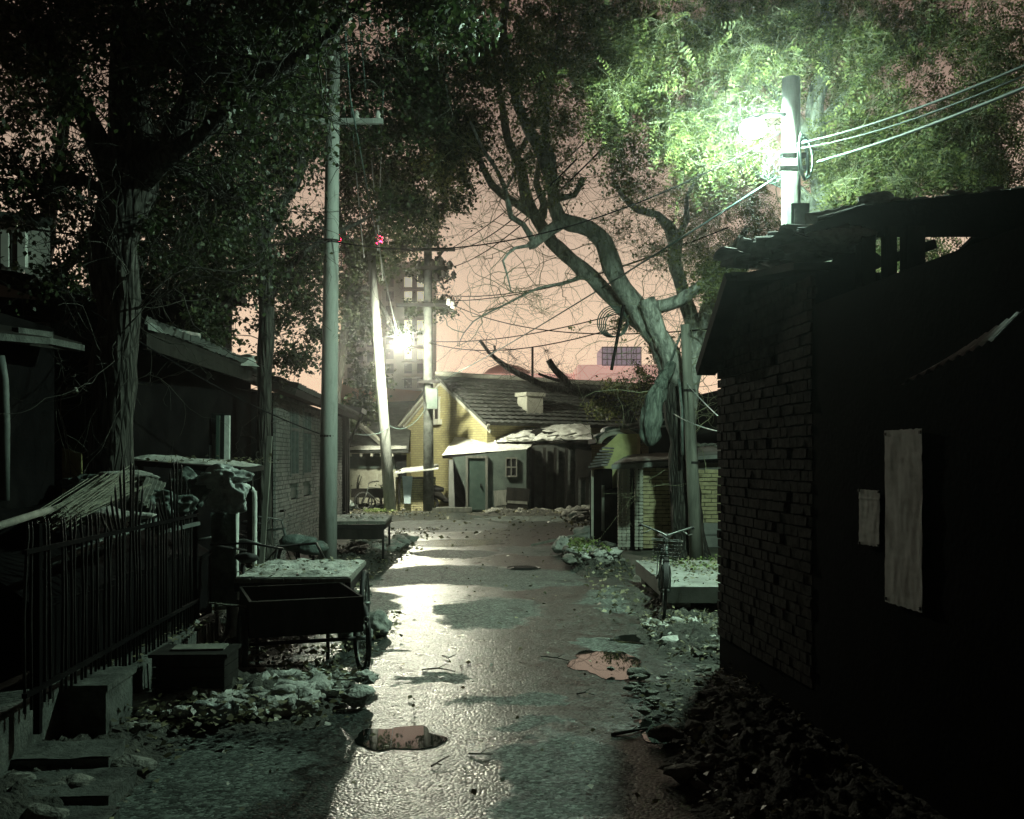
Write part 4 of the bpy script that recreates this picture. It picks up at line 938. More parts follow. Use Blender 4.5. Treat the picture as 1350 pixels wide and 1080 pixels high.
        if P_:
            P_ = np.array(P_); D_ = unit(np.array(D_)); N_ = unit(np.array(N_)); LL_ = np.array(LL_)
            v, q = leaf_arrays(P_ - np.array(org), D_, N_, LL_, LL_ * (.27 if compound else .38))
            o = link_mesh('crown', np_mesh('crown', v, q, leafm), t, org); tag(o, kind='stuff')
            LEAFCOUNT.append((name, len(P_)))
    return t
LEAFCOUNT = []
LA, LB = W(993, 170, 10.9), W(530, 452, 31.2)

# the pale forked tree on the right of the lane
C_ = [
 [(910, 742, 17, 22), (907, 680, 17, 20), (900, 600, 17, 18), (893, 545, 17, 17), (881, 487, 17, 16.5)],
 [(889, 520, 17, 15), (880, 480, 17, 15.5), (866, 445, 17, 14.5), (849, 424, 17, 13.5), (821, 380, 17, 12.5), (804, 341, 17, 11.5), (795, 320, 17, 11.5), (777, 302, 16.9, 11), (754, 294, 16.8, 10.5), (738, 288, 16.8, 10), (730, 270, 16.8, 8.5), (727, 241, 16.7, 9), (716, 205, 16.6, 8), (699, 172, 16.5, 7.5), (683, 140, 16.5, 6.5), (672, 90, 16.4, 5.5), (663, 50, 16.3, 5), (667, 0, 16.2, 4.5), (660, -70, 16.1, 3.5)],
 [(848, 432, 17.3, 9), (812, 398, 17.4, 10), (782, 366, 17.5, 9.5), (754, 344, 17.5, 9), (727, 319, 17.6, 8.5), (710, 291, 17.7, 8.5), (696, 263, 17.7, 8), (688, 227, 17.8, 7), (679, 205, 17.8, 6.5), (668, 180, 17.9, 5.5), (663, 152, 18, 5), (660, 130, 18, 4), (650, 60, 18.2, 3.5), (648, -30, 18.2, 2.5)],
 [(712, 292, 17.7, 6.5), (718, 269, 17.7, 5.5), (707, 241, 17.8, 4), (712, 215, 18, 3)],
 [(743, 293, 16.8, 8), (722, 306, 16.7, 7.5), (703, 322, 16.6, 6), (696, 325, 16.6, 4.5)],
 [(702, 323, 16.6, 2.6), (679, 327, 16.5, 2), (663, 344, 16.4, 1.5), (668, 360, 16.3, 1.2), (674, 385, 16.3, .7)],
 [(700, 283, 17.7, 5.5), (682, 269, 17.7, 5), (663, 258, 17.8, 5), (649, 244, 17.9, 5), (635, 216, 18, 4), (627, 190, 18.1, 3), (618, 150, 18.3, 2)],
 [(703, 318, 16.6, 4), (690, 296, 16.6, 4), (674, 286, 16.6, 4), (666, 249, 16.5, 3.2), (654, 222, 16.4, 2.8), (635, 194, 16.3, 2.2), (620, 160, 16.3, 1.6)],
 [(728, 235, 16.7, 6), (727, 210, 16.7, 5.5), (719, 190, 16.7, 5), (721, 158, 16.7, 4.5), (720, 128, 16.7, 3.8), (735, 60, 16.7, 3), (740, -10, 16.7, 2.2)],
 [(683, 203, 17.8, 4), (697, 180, 17.7, 3.5), (710, 152, 17.6, 3), (711, 128, 17.5, 2.5), (706, 85, 17.4, 2)],
 [(776, 362, 17.5, 3.2), (741, 374, 17.4, 2.4), (710, 380, 17.3, 1.8), (671, 399, 17.2, 1.3), (624, 424, 17.1, .8), (606, 450, 17, .5)],
 [(738, 262, 16.8, 4.5), (757, 257, 16.7, 4), (763, 246, 16.6, 3.5), (769, 235, 16.5, 4)],
 [(716, 206, 16.6, 2.5), (702, 205, 16.6, 2.2), (686, 214, 16.5, 2), (675, 235, 16.4, 1.8), (668, 248, 16.4, 1.4)],
 [(889, 505, 16.9, 11), (880, 470, 16.8, 11), (871, 443, 16.8, 10.5), (860, 414, 16.7, 11), (852, 395, 16.7, 11)],
 [(862, 405, 16.7, 8), (878, 402, 16.6, 8), (894, 397, 16.5, 8), (912, 385, 16.4, 7.5), (931, 371, 16.3, 6.5), (950, 358, 16.2, 4)],
 [(905, 560, 17.3, 11), (911, 500, 17.5, 11), (917, 460, 17.6, 11), (911, 424, 17.6, 10), (902, 398, 17.6, 9), (896, 367, 17.7, 8.5), (889, 341, 17.8, 9), (891, 320, 17.8, 9), (883, 300, 17.8, 7), (868, 283, 17.7, 5), (843, 277, 17.6, 4.5), (820, 257, 17.5, 3.5), (806, 232, 17.4, 2)],
 [(916, 470, 17.6, 10), (926, 430, 17.7, 9), (936, 398, 17.8, 9), (941, 375, 17.8, 8), (960, 340, 17.8, 5), (985, 300, 17.8, 4)],
 [(922, 460, 18.2, 9), (940, 420, 18.3, 9), (958, 398, 18.4, 8), (970, 370, 18.4, 7.5), (985, 340, 18.4, 6)],
 [(892, 315, 17.8, 5), (905, 290, 17.8, 4), (905, 262, 17.8, 3), (920, 230, 17.8, 2)],
]
clC = [(640, 60, 17, 110, 90, 2.0, 300, 1.1), (740, 60, 16.5, 120, 110, 2.0, 420, 1.2), (810, 60, 16, 90, 90, 2, 240, 1.2), (600, 190, 17.5, 60, 80, 1.5, 150, .9), (720, 170, 17, 90, 80, 2, 190, .6), (830, 150, 16.5, 80, 90, 2, 190, 1.1), (600, 270, 17.5, 60, 34, 1.5, 60, .5), (570, 200, 18, 40, 60, 1.5, 60, .6),
       (870, 330, 16.8, 80, 60, 1.2, 220, .08), (800, 300, 17, 80, 60, 1.2, 45, .06), (930, 360, 16.2, 40, 30, 1, 60, 1.2), (700, 400, 17, 80, 35, 1, 22, .03), (860, 250, 17, 60, 60, 1.5, 50, .3), (800, 420, 17.2, 40, 30, .8, 20, .5)]
make_tree('forked_tree', (3.1, 17, 0), 'pale-barked forked tree leaning over the lane on the right, hung with a sack', C_, clC, 'leaf_right', 'bark_pale', 'twig', .055, 30, False, .24, seed=3, trunkm='bark_dark', whips=420, wl_=1.25)  # lower trunk takes the darker bark, limbs above the pale one

# the lamp-lit tree behind the sooty house
D_l = [
 [(1108, 770, 14, 28), (1105, 640, 14, 26), (1100, 430, 14, 24), (1098, 330, 14, 20), (1085, 250, 14, 16), (1075, 150, 14, 12), (1090, 60, 14, 8), (1085, -40, 14, 5)],
 [(1100, 380, 14, 14), (1150, 310, 14.2, 12), (1190, 250, 14.2, 9), (1240, 170, 14.3, 6), (1300, 110, 14.3, 4)],
 [(1092, 300, 14, 10), (1050, 250, 13.6, 7), (1000, 230, 13.2, 5), (940, 190, 13, 3.5), (880, 150, 13, 2.5)],
 [(1080, 200, 14, 8), (1020, 120, 13.6, 6), (960, 60, 13.5, 4), (900, 20, 13.5, 3)],
 [(1085, 160, 14, 7), (1150, 90, 14, 5), (1230, 30, 14, 4)],
]
clD = [(850, 110, 13.2, 80, 90, 1.6, 260, 1.2), (930, 175, 12.8, 85, 60, 1.5, 300, 1.3), (960, 60, 13.3, 110, 80, 1.8, 320, 1.2), (1080, 70, 13.6, 120, 90, 1.8, 330, 1.1), (1110, 190, 13.2, 70, 60, 1.3, 170, 1.0), (1210, 170, 13.5, 110, 90, 1.6, 320, 1.2),
       (1300, 90, 13.2, 120, 110, 1.8, 320, 1.0), (1290, 210, 13, 90, 50, 1.2, 240, 1.2), (1150, 250, 13, 70, 40, 1.0, 130, .9), (940, 300, 19.0, 70, 60, 1.6, 150, .3), (1000, 280, 18.5, 50, 50, 1.5, 120, .3), (890, 230, 18.5, 70, 60, 1.5, 110, .5), (1045, 70, 10.5, 50, 26, .3, 70, 1.2), (1190, 335, 14, 110, 34, 1, 190, 1.0), (975, 350, 18.5, 40, 24, 1, 60, 1.2), (1200, 20, 14.5, 160, 60, 1.5, 250, 1.0), (1000, 10, 14.5, 160, 60, 1.5, 200, 1.0)]
make_tree('locust_tree', W(1108, 768, 14), 'bright green leafy tree behind the near street lamp and sooty house', D_l, clD, 'leaf_right', 'bark_pale', 'twig', .055, 34, True, .22, seed=5, whips=150)

# big furrowed tree on the left
A_l = [
 [(150, 862, 9, 34), (150, 760, 9, 30), (150, 600, 9, 28), (152, 480, 9, 27), (154, 380, 9, 28), (157, 300, 9, 31), (168, 245, 9, 36), (175, 200, 9, 30), (172, 120, 9.1, 24), (168, 40, 9.2, 20), (160, -60, 9.3, 15)],
 [(160, 260, 9, 20), (128, 190, 8.8, 15), (108, 150, 8.7, 13), (62, 62, 8.5, 11), (20, 20, 8.3, 9), (-30, -10, 8.2, 6)],
 [(185, 235, 9, 20), (222, 190, 8.9, 15), (250, 130, 8.9, 13), (262, 60, 8.8, 11), (285, -10, 8.8, 9), (300, -60, 8.8, 6)],
 [(180, 245, 9, 17), (212, 212, 8.7, 13), (262, 178, 8.5, 12), (310, 130, 8.3, 10), (360, 95, 8.2, 9), (415, 60, 8, 7), (470, 10, 7.9, 6), (520, -40, 7.8, 4)],
 [(148, 262, 9, 9), (110, 238, 8.8, 7), (60, 234, 8.6, 5.5), (10, 248, 8.4, 4), (-30, 250, 8.3, 3)],
 [(100, 140, 8.7, 6), (60, 70, 8.8, 5), (30, 55, 8.9, 4), (-10, 70, 9, 3)],
 [(262, 60, 8.8, 7), (310, 30, 9, 5), (380, 20, 9.2, 4), (440, -10, 9.3, 3)],
 [(172, 120, 9.1, 9), (215, 60, 9.4, 7), (235, -10, 9.6, 5)],
 [(205, 215, 8.7, 6), (240, 225, 9.2, 4), (290, 260, 9.6, 3), (330, 250, 9.9, 2)],
]
clA = [(60, 120, 9, 120, 110, 1.5, 60), (50, 250, 9, 90, 60, 1.3, 60), (250, 60, 9, 160, 80, 1.6, 170), (380, 20, 8.6, 130, 50, 1.6, 130), (330, 130, 9.5, 90, 70, 1.5, 150), (240, 270, 10, 110, 60, 1.5, 140), (110, 340, 9.6, 60, 40, 1.2, 30), (560, 20, 8.6, 70, 50, 1.2, 100), (150, 20, 9.6, 160, 60, 1.2, 150), (20, 30, 9.2, 90, 60, 1.2, 45), (300, 340, 11, 90, 40, 1.2, 90)]
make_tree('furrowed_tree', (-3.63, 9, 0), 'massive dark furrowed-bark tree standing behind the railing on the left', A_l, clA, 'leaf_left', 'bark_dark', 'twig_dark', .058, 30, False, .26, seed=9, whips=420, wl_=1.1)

B_l = [
 [(351, 768, 14.2, 11), (348, 610, 14.2, 9), (349, 500, 14.2, 9.5), (352, 420, 14.2, 10), (347, 330, 14.2, 11), (345, 300, 14.2, 11)],
 [(345, 310, 14.2, 8), (330, 265, 14.2, 7), (320, 200, 14, 5.5), (326, 100, 14, 4), (330, 20, 14, 3)],
 [(350, 305, 14.2, 9), (366, 275, 14.2, 7), (392, 238, 14.3, 6), (402, 150, 14.4, 5), (420, 50, 14.5, 3)],
 [(352, 400, 14.2, 5), (385, 350, 14.6, 4), (420, 320, 15, 3), (480, 290, 15.3, 2)],
]
clB = [(330, 130, 14, 100, 110, 1.6, 130), (390, 180, 15.8, 90, 100, 1.2, 170), (300, 330, 14.3, 100, 80, 1.6, 190), (400, 360, 15.8, 70, 70, 1.2, 170), (390, 450, 16, 50, 40, 1.2, 80), (500, 130, 16, 80, 100, 1.8, 220), (560, 110, 16.5, 60, 90, 1.5, 230), (590, 200, 17, 50, 70, 1.2, 130), (540, 280, 16.5, 40, 50, 1, 60), (250, 430, 14, 60, 40, 1, 60)]
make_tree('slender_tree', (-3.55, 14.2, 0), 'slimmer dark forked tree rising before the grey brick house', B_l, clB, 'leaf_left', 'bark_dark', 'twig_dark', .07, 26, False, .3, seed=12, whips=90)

E_l = [
 [(436, 672, 34.6, 6), (440, 560, 34.6, 6), (450, 470, 34.6, 6), (462, 400, 34.6, 5.5), (480, 340, 34.6, 5), (500, 290, 34.4, 4), (520, 220, 34, 3), (530, 140, 34, 2)],
 [(462, 400, 34.6, 4.5), (480, 380, 34.8, 4), (500, 400, 35, 3), (520, 440, 35.2, 2)],
 [(470, 370, 34.6, 4), (450, 300, 34, 4), (440, 230, 34, 3), (430, 160, 34, 2)],
 [(500, 290, 34.4, 3.5), (530, 270, 34, 2.5), (560, 262, 33.6, 2), (590, 280, 33, 1)],
]
clE = [(480, 250, 34, 60, 60, 2.5, 190), (535, 210, 33.5, 60, 50, 2.5, 150), (490, 330, 34.3, 55, 45, 1.8, 200), (465, 410, 34.6, 30, 60, 1.2, 110), (490, 490, 35, 24, 40, 1.2, 40), (470, 530, 35, 22, 25, 1.2, 45), (545, 350, 34.5, 38, 34, 1.5, 60), (575, 390, 34.8, 24, 34, .8, 30), (545, 285, 33.5, 50, 34, 1.5, 80), (450, 160, 34, 60, 80, 2.5, 170), (590, 240, 33, 50, 40, 2, 80), (520, 415, 35.4, 30, 24, .8, 14)]
make_tree('lamplit_left_tree', W(435, 672, 34.6), 'leafy tree around the far street lamp above the leaning pole', E_l, clE, 'leaf_left', 'bark_dark', 'twig_dark', .12, 28, False, .42, seed=15, twr=.01, whips=60, wl_=1.8)

F_l = [
 [(60, 742, 17, 15), (65, 450, 17, 13), (60, 330, 17, 10), (80, 200, 17, 7), (100, 60, 17, 4)],
 [(62, 380, 17, 7), (130, 300, 17, 5), (190, 220, 17, 3)],
]
clF = [(40, 180, 17, 110, 100, 2, 55), (150, 280, 17, 110, 90, 2, 170), (240, 370, 17.5, 110, 60, 2, 170), (230, 180, 17, 110, 120, 2, 150), (140, 360, 17, 50, 50, 1.5, 40), (330, 60, 18, 160, 90, 2, 150), (90, 40, 18, 140, 80, 2, 120)]
make_tree('backyard_tree', W(60, 740, 17), 'dense dark tree filling the far left behind the unlit houses', F_l, clF, 'leaf_left', 'bark_dark', 'twig_dark', .09, 30, False, .36, seed=18)

P_l = [
 [(836, 690, 27.5, 9), (834, 570, 27.5, 8), (815, 535, 27.6, 7), (780, 520, 27.8, 6), (745, 515, 28, 5.5), (717, 509, 28.2, 5), (697, 499, 28.3, 4), (673, 487, 28.4, 3.6), (655, 474, 28.5, 3), (645, 465, 28.5, 2.4), (633, 449, 28.6, 2)],
 [(648, 468, 28.5, 1.8), (653, 462, 28.5, 1.8), (652, 456, 28.5, 1.8)],
 [(755, 517, 28, 5), (745, 500, 28, 4.5), (733, 489, 27.9, 4), (723, 475, 27.8, 4.2)],
 [(750, 505, 28, 2.5), (730, 500, 27.8, 2.2), (710, 493, 27.6, 1.6)],
]
clP = [(810, 520, 27.6, 45, 22, 1.2, 120, .8), (850, 505, 27, 30, 30, 1, 60, .7), (672, 470, 28.4, 10, 12, .4, 14, .05), (725, 470, 28, 16, 14, .5, 16, .05), (860, 470, 25, 20, 35, 1, 40, .5)]
make_tree('pollarded_tree', W(836, 689, 27.5), 'lopped tree with bare stubby arms crossing the tiled roof', P_l, clP, 'leaf_right', 'bark_dark', 'twig_dark', .08, 20, False, .3, seed=21, whips=110, wl_=1.2)

# sapling against the plastered house, leafy shrub beside the leaning pole, weeds by the right corner
make_tree('sapling', W(470, 664, 35), 'thin bare sapling before the plastered house wall', [[(470, 668, 35, 1.4), (471, 640, 35, 1), (474, 626, 35, .6)], [(471, 645, 35, .8), (477, 628, 35, .4)]], [(472, 640, 35, 4, 8, .1, 8, .3)], 'leaf_left', 'bark_dark', 'twig_dark', .06, 6, seed=31, cat='sapling', taper_base=False)
make_tree('potted_shrub', W(503, 655, 34.5), 'small leafy shrub just left of the leaning pole foot', [[(503, 668, 34.5, 1.4), (503, 645, 34.5, 1)]], [(503, 645, 34.5, 9, 18, .3, 26, 1)], 'leaf_left', 'bark_dark', 'twig_dark', .07, 14, seed=32, cat='shrub', taper_base=False)
make_tree('dry_weed', G(922, 838), 'tuft of dry weed stalks at the corner of the sooty house', [[(922, 838, 9.8, .8), (925, 815, 9.8, .5), (930, 802, 9.8, .4)], [(925, 838, 9.8, .8), (935, 818, 9.8, .4)], [(920, 838, 9.8, .6), (912, 815, 9.8, .4)]], [(922, 822, 9.8, 14, 14, .15, 18, .5)], 'weed', 'twig', 'twig', .03, 5, seed=33, cat='weed', spread=.08, taper_base=False)

# ------------------------------------------------------------------ poles and street lamps
def pole(name, label, px0, py0, px1, py1, Y, r0, r1, mat='pole', group=None, extra=None):
    base = W(px0, py0, Y); base.z = 0
    t = thing(name, base, label, 'pole', group); top = W(px1, py1, Y)
    b = MB(); b.tube([base - Vector((0, 0, .1)), base.lerp(top, .33), base.lerp(top, .66), top], [r0, r0 + (r1 - r0) * .33, r0 + (r1 - r0) * .66, r1], 20); b.build('shaft', mat, t)
    return t
p1 = pole('utility_pole', 'tall pale concrete pole in the left foreground behind the snowy handcart', 431.5, 765, 441, -40, 14.3, .135, .085)
b = MB(); b.bar(W(374, 160, 14.2), W(505, 160, 14.2), .07, .07); b.build('crossarm', 'pole', p1)
for px in (380, 405, 470, 498):
    b = MB(); b.lathe(W(px, 158, 14.2), [(.02, 0), (.045, .03), (.03, .06), (.045, .08), (.02, .13)], 10); b.build('insulator', 'porcelain', p1)
for y, s in ((575, 1.0), (318, .9)):
    b = MB(); b.lathe(W(440.5 - y * .0125, y, 14.3), [(.124 * s, -.015), (.127 * s, .0), (.124 * s, .015)], 16); b.build('strap', 'iron', p1)
p2 = pole('utility_pole', 'pale concrete pole carrying the near street lamp behind the sooty house', 1043, 812, 1043, 104, 11, .12, .10)
b = MB(); b.obox(W(1052, 302, 10.78), (1, 0, 0), (0, 1, 0), UP, .1, .09, .26); bx = b.build('meter_box', 'paint_grey', p2)
b = MB(); b.obox(W(1049, 300, 10.68), (1, 0, 0), (0, 1, 0), UP, .012, .012, .2); b.build('hinge_rod', 'steel', bx)
b = MB(); b.torus(W(1060, 208, 10.75), (.45, .9, 0), (0, 0, 1), .235, .012, 36, 6); b.torus(W(1062, 209, 10.72), (.6, .8, 0), (.05, 0, 1), .215, .012, 36, 6); b.torus(W(1059, 206, 10.72), (.4, .9, 0), (-.05, 0, 1), .245, .01, 36, 6); b.build('cable_coil', 'grey_wire', p2)
b = MB(); b.bar(W(1028, 205, 10.85), W(1062, 205, 10.85), .05, .05); b.bar(W(1028, 222, 10.85), W(1062, 222, 10.85), .05, .05); b.build('bracket', 'iron', p2)
p3 = pole('utility_pole', 'whitewashed leaning pole lit by the far street lamp', 515, 675, 489, 330, 33, .20, .13, 'pole')
p4 = pole('utility_pole', 'upright concrete pole with three crossarms in front of the ochre gable', 565, 674, 564, 318, 33.4, .185, .135, 'old_concrete')
for (a, c, y, mt) in ((528, 600, 329, 'dark_wood'), (547, 596, 353, 'dark_wood'), (522, 601, 402, 'iron'), (553, 580, 503, 'iron')):
    b = MB(); b.bar(W(a, y, 33.15), W(c, y, 33.15), .12, .11); b.build('crossarm', mt, p4)
b = MB(); b.bar(W(570, 350, 33.2), W(585, 330, 33.2), .07, .07); b.bar(W(558, 353, 33.1), W(558, 374, 33.1), .06, .06); b.build('brace', 'iron', p4)
for px, py in ((552, 350), (570, 348), (582, 346), (593, 350), (575, 366), (585, 362), (598, 364), (555, 368), (592, 399), (597, 403), (533, 326)):
    b = MB(); b.lathe(W(px, py + 4, 33.0), [(.03, 0), (.11, .05), (.07, .11), (.11, .15), (.04, .26)], 9); b.build('insulator', 'porcelain' if py > 380 else 'dark_wood', p4)
b = MB(); b.obox(W(570, 526, 33.1), (1, 0, 0), (0, 1, 0), UP, .18, .12, .34); bx = b.build('junction_box', 'shed_plaster', p4)
b = MB(); b.tube([W(558, 505, 33.2), W(558, 520, 33.1), W(562, 535, 33.1), W(568, 540, 33.1)], .025, 5); b.build('conduit', 'black_wire', p4)
p5 = pole('timber_pole', 'weathered timber pole standing against the forked tree trunk', 919, 745, 903, 428, 16.4, .115, .075, 'grey_wood')
for y in (515, 610):
    b = MB(); b.lathe(W(904.5 + (y - 430) * .05, y, 16.4), [(.105, -.02), (.105, .02)], 14); b.build('strap', 'iron', p5)
fp = pole('mast', 'thin distant mast behind the roof ridge of the ochre house', 702, 640, 702, 458, 60, .09, .07, 'dark_wood')

def lamp_mat(name, col, s):
    return emat(name, col, s)
M['lamp_far'] = emat('far_lamp_glow', (1.0, 1.0, 0.76), LAMP_FAR * 100)
M['lamp_near'] = emat('near_lamp_glow', (0.68, 1.0, 0.78), LAMP_NEAR * 100)
def street_lamp(loc, back, r, mat, label):
    """a bare mercury globe under a small enamel dish at the end of a bent pipe"""
    loc = Vector(loc); back = Vector(back); t = thing('street_lamp', loc, label, 'street lamp')
    b = MB(); b.rock(loc, r, 3, 0, 0, .8, (1.15, 1.0)); b.build('bulb', mat, t)
    b = MB(); b.lathe(loc + UP * (r * .7), [(r * .8, 0), (r * .78, r * .1), (r * .7, r * .25), (r * .3, r * .4), (0.001, r * .42)], 18); b.build('shade', 'paint_grey', t)
    top = loc + UP * r * .85; b = MB(); m_ = top.lerp(back, .5) + UP * .03; pts, rr = smooth_path([top, m_, back], [.025] * 3, .12); b.tube(pts, .025, 7); b.build('arm', 'paint_grey', t)
    return t
street_lamp(W(993, 170, 10.9), W(1036, 152, 10.95), .125, 'lamp_near', 'blazing near street lamp among green leaves, upper right')
street_lamp(W(530, 452, 31.2), W(499, 445, 32.9), .2, 'lamp_far', 'blazing far street lamp between the leaning pole and the upright one')

# ------------------------------------------------------------------ cables
def cable(a, c, s, r, mat, label, group=None, n=18):
    b = MB(); b.tube(sag(a, c, s, n), r, 5, True, True); o = b.build('cable', mat); return tag(o, label, 'cable', group)
cable(W(437, 318, 14.2), W(1030, 175, 11), .55, .009, 'black_wire', 'black cable sagging across the lane from the near pole to the lamp pole')
cable(W(586, 500, 36), W(1022, 235, 11), .1, .014, 'grey_wire', 'pale cable rising from the gable peak to the lamp pole')
cable(W(1048, 190, 11), W(1560, -10, 5.2), .1, .011, 'grey_wire', 'upper of two service cables running right from the lamp pole')
cable(W(1050, 196, 11), W(1560, 0, 5.3), .13, .008, 'grey_wire', 'thin cable twinned just below the upper service cable')
cable(W(1078, 213, 10.8), W(1570, 20, 5.0), .06, .014, 'grey_wire', 'thick lower service cable at the upper right')
cable(W(0, 296, 9.8), W(437, 318, 14.2), .12, .012, 'black_wire', 'black cable crossing the big trunk to the near pole')
cable(W(120, 410, 8.6), W(430, 575, 14.2), .1, .008, 'black_wire', 'thin cable tied round the furrowed trunk')
g_ = 'thin lines fanning out from the far crossarms'
for i, (a, c, s) in enumerate((((597, 402, 33), (1010, 425, 15), .5), ((599, 329, 33), (760, 210, 14), .3), ((596, 352, 33), (800, 190, 14), .3), ((572, 388, 33), (905, 320, 18), .4), ((568, 396, 33), (960, 300, 17), .4), ((566, 450, 33), (910, 385, 18), .3), ((566, 452, 33), (905, 400, 17), .5), ((590, 330, 33), (900, 60, 14), .3), ((530, 500, 38), (880, 496, 45), .2))):
    cable(W(*a), W(*c), s, .013, 'black_wire', ('wire from the lowest far crossarm tip to the brick house top', 'wire from the top crossarm tip rising to the forked tree limb', 'wire from the second crossarm rising beside the first', 'long wire from the far pole sagging behind the forked tree', 'wire under the long sagging one, ending behind the tree at right', 'lower wire passing just above the lamp level to the tree', 'lowest sagging wire crossing the pale sky', 'steepest thin wire rising to the leaves at the upper right', 'nearly level wire lying just above the tiled roof ridge')[i], g_)
for i, (px0, py0, px1, py1, Y0, Y1) in enumerate(((455, 40, 480, 340, 12, 24), (470, -20, 505, 370, 12, 28), (462, 130, 524, 440, 13, 31.5), (505, 120, 498, 330, 14, 27))):
    cable(W(px0, py0, Y0), W(px1, py1, Y1), .15, .012, 'grey_wire', ('slack pale wire hanging just right of the near pole', 'second slack pale wire from the top, left of the lamp glow', 'slack pale wire dropping down to the far street lamp', 'short slack wire in the leaves above the far lamp')[i])
cable(W(905, 505, 16.4), W(960, 560, 13), .03, .009, 'plastic', 'white washing line from the timber pole to the sooty house')
cable(W(887, 545, 16.8), W(960, 571, 13), .05, .009, 'plastic', 'lower white line tied round the forked trunk')
cable(W(440, 560, 26), W(512, 565, 32.9), .25, .012, 'grey_wire', 'looped pale wire left of the leaning pole foot')
cable(W(512, 560, 32.9), W(560, 540, 33.2), .35, .012, 'grey_wire', 'slack wire between the leaning pole and upright pole')
b = MB()
for k in range(5): b.torus(W(807 + k * 1.5, 424 + k, 17.0 - .02 * k), (1, .3, 0), (0.1, 0, 1), .27 - .015 * k, .011, 34, 5)
tag(b.build('cable_coil', 'shed_plaster'), 'hanging coil of old cable on the forked tree beneath its long limb', 'cable coil')
cable(W(822, 402, 16.9), W(806, 488, 16.9), .0, .03, 'black_wire', 'stiff dark cable end dangling below the coil')
b = MB()
for k in range(16):
    a = W(1000 + rnd.uniform(0, 34), 185 + rnd.uniform(0, 50), 10.9 + rnd.uniform(-.15, .1)); c = W(1002 + rnd.uniform(0, 34), 190 + rnd.uniform(0, 48), 10.9 + rnd.uniform(-.15, .1)); m1 = (a + c) / 2 + Vector((rnd.uniform(-.15, .15), 0, rnd.uniform(-.2, .05)))
    pts, rr = smooth_path([a, m1, c], [.004] * 3, .06); b.tube(pts, .0035, 4, False)
tag(b.build('wire_tangle', 'grey_wire', kind='stuff'), 'pale tangle of thin wires beside the lamp pole', 'wires')

# sack hung on the forked tree
t = thing('hanging_sack', W(858, 540, 16.4), 'grey-green sack hanging in a long drop from the forked tree', 'sack')
b = MB(); pts = [W(884, 478, 16.6), W(872, 505, 16.4), W(862, 530, 16.3), W(858, 555, 16.3), W(857, 575, 16.3), W(858, 588, 16.3)]
pp, rr = smooth_path(pts, [.04, .10, .15, .18, .165, .05], .04); b.tube(pp, rr, 28, True, True, .5); b.v = [tuple(Vector(p) + Vector((p[0] - 2.3, p[1] - 16.35, 0)) * (.16 * math.sin(math.atan2(p[1] - 16.35, p[0] - 2.3) * 9 + p[2] * 3))) for p in b.v]; b.build('cloth', bark_mat('coarse_sacking', (.03, .04, .034), (.2, .235, .2), 14, 1, .03, .25, .4), t)
b = MB(); b.tube([W(884, 478, 16.6), W(892, 455, 16.6), W(898, 440, 16.5)], .02, 6); b.tube([W(895, 500, 16.5), W(899, 540, 16.4), W(900, 600, 16.4)], .025, 6); b.build('strap', 'tarp', t)

# ------------------------------------------------------------------ left side: railing on its brick plinth
fx = lambda Y: -2.66 - .063 * (Y - 6.4)
uF = Vector((-.063, 1, 0)).normalized(); nF = Vector((1, .063, 0)).normalized()
def PF(Y, z, off=0.0): return Vector((fx(Y), Y, z)) + nF * off
pl = thing('railing_plinth', PF(6.4, 0), 'low brick plinth with soldier-course front under the iron railing', 'plinth')
b = MB(); b.prism([PF(6.5, 0, 0), PF(9.4, 0, 0), PF(9.4, .24, 0), PF(6.5, .24, 0)], -nF * .35); b.build('core', 'mortar', pl)
bm_ = []
for k in range(3):
    mb = MB(); mb.obox((0, 0, 0), nF, uF, UP, .03, .028, .125); bm_.append(mb.mesh('brick', 'old_concrete'))
for k in range(44):
    o = link_mesh('brick', bm_[k % 3], pl, ORG[pl.name]); o.location = PF(6.55 + k * .065, .13 + rnd.uniform(-.012, .012), .03 + rnd.uniform(-.008, .008)) - ORG[pl.name]; o.rotation_euler = (rnd.uniform(-.06, .06), rnd.uniform(-.05, .05), rnd.uniform(-.04, .04))
k = 0; Y = 6.6
while Y < 9.3:
    w = rnd.uniform(.3, .5); b = MB(); b.rbox(PF(Y + w / 2, .275, -.16 + rnd.uniform(-.02, .02)), (.4, w - .02, .05), .04 + rnd.uniform(-.04, .04), rnd.uniform(-.03, .03)); b.build('coping_slab', 'old_concrete', pl); Y += w
nw = thing('kerb_wall', PF(5.6, 0), 'dark low wall under the near end of the iron railing', 'wall'); b = MB(); b.prism([PF(4.4, 0, -.1), PF(6.0, 0, -.1), PF(6.0, .38, -.1), PF(4.4, .42, -.1)], -nF * .3); b.build('masonry', 'old_concrete', nw)
tb = thing('concrete_block', PF(6.2, 0, .1), 'big square concrete end block closing the railing plinth', 'block')
b = MB(); b.prism([PF(6.0, 0, .16), PF(6.5, 0, .16), PF(6.5, .34, .16), PF(6.0, .34, .16)], -nF * .52)
b.build('body', 'old_concrete', tb); b = MB(); b.prism([PF(5.97, .343, .18), PF(6.53, .343, .18), PF(6.53, .38, .18), PF(5.97, .38, .18)], -nF * .56); b.build('cap', 'old_concrete', tb)
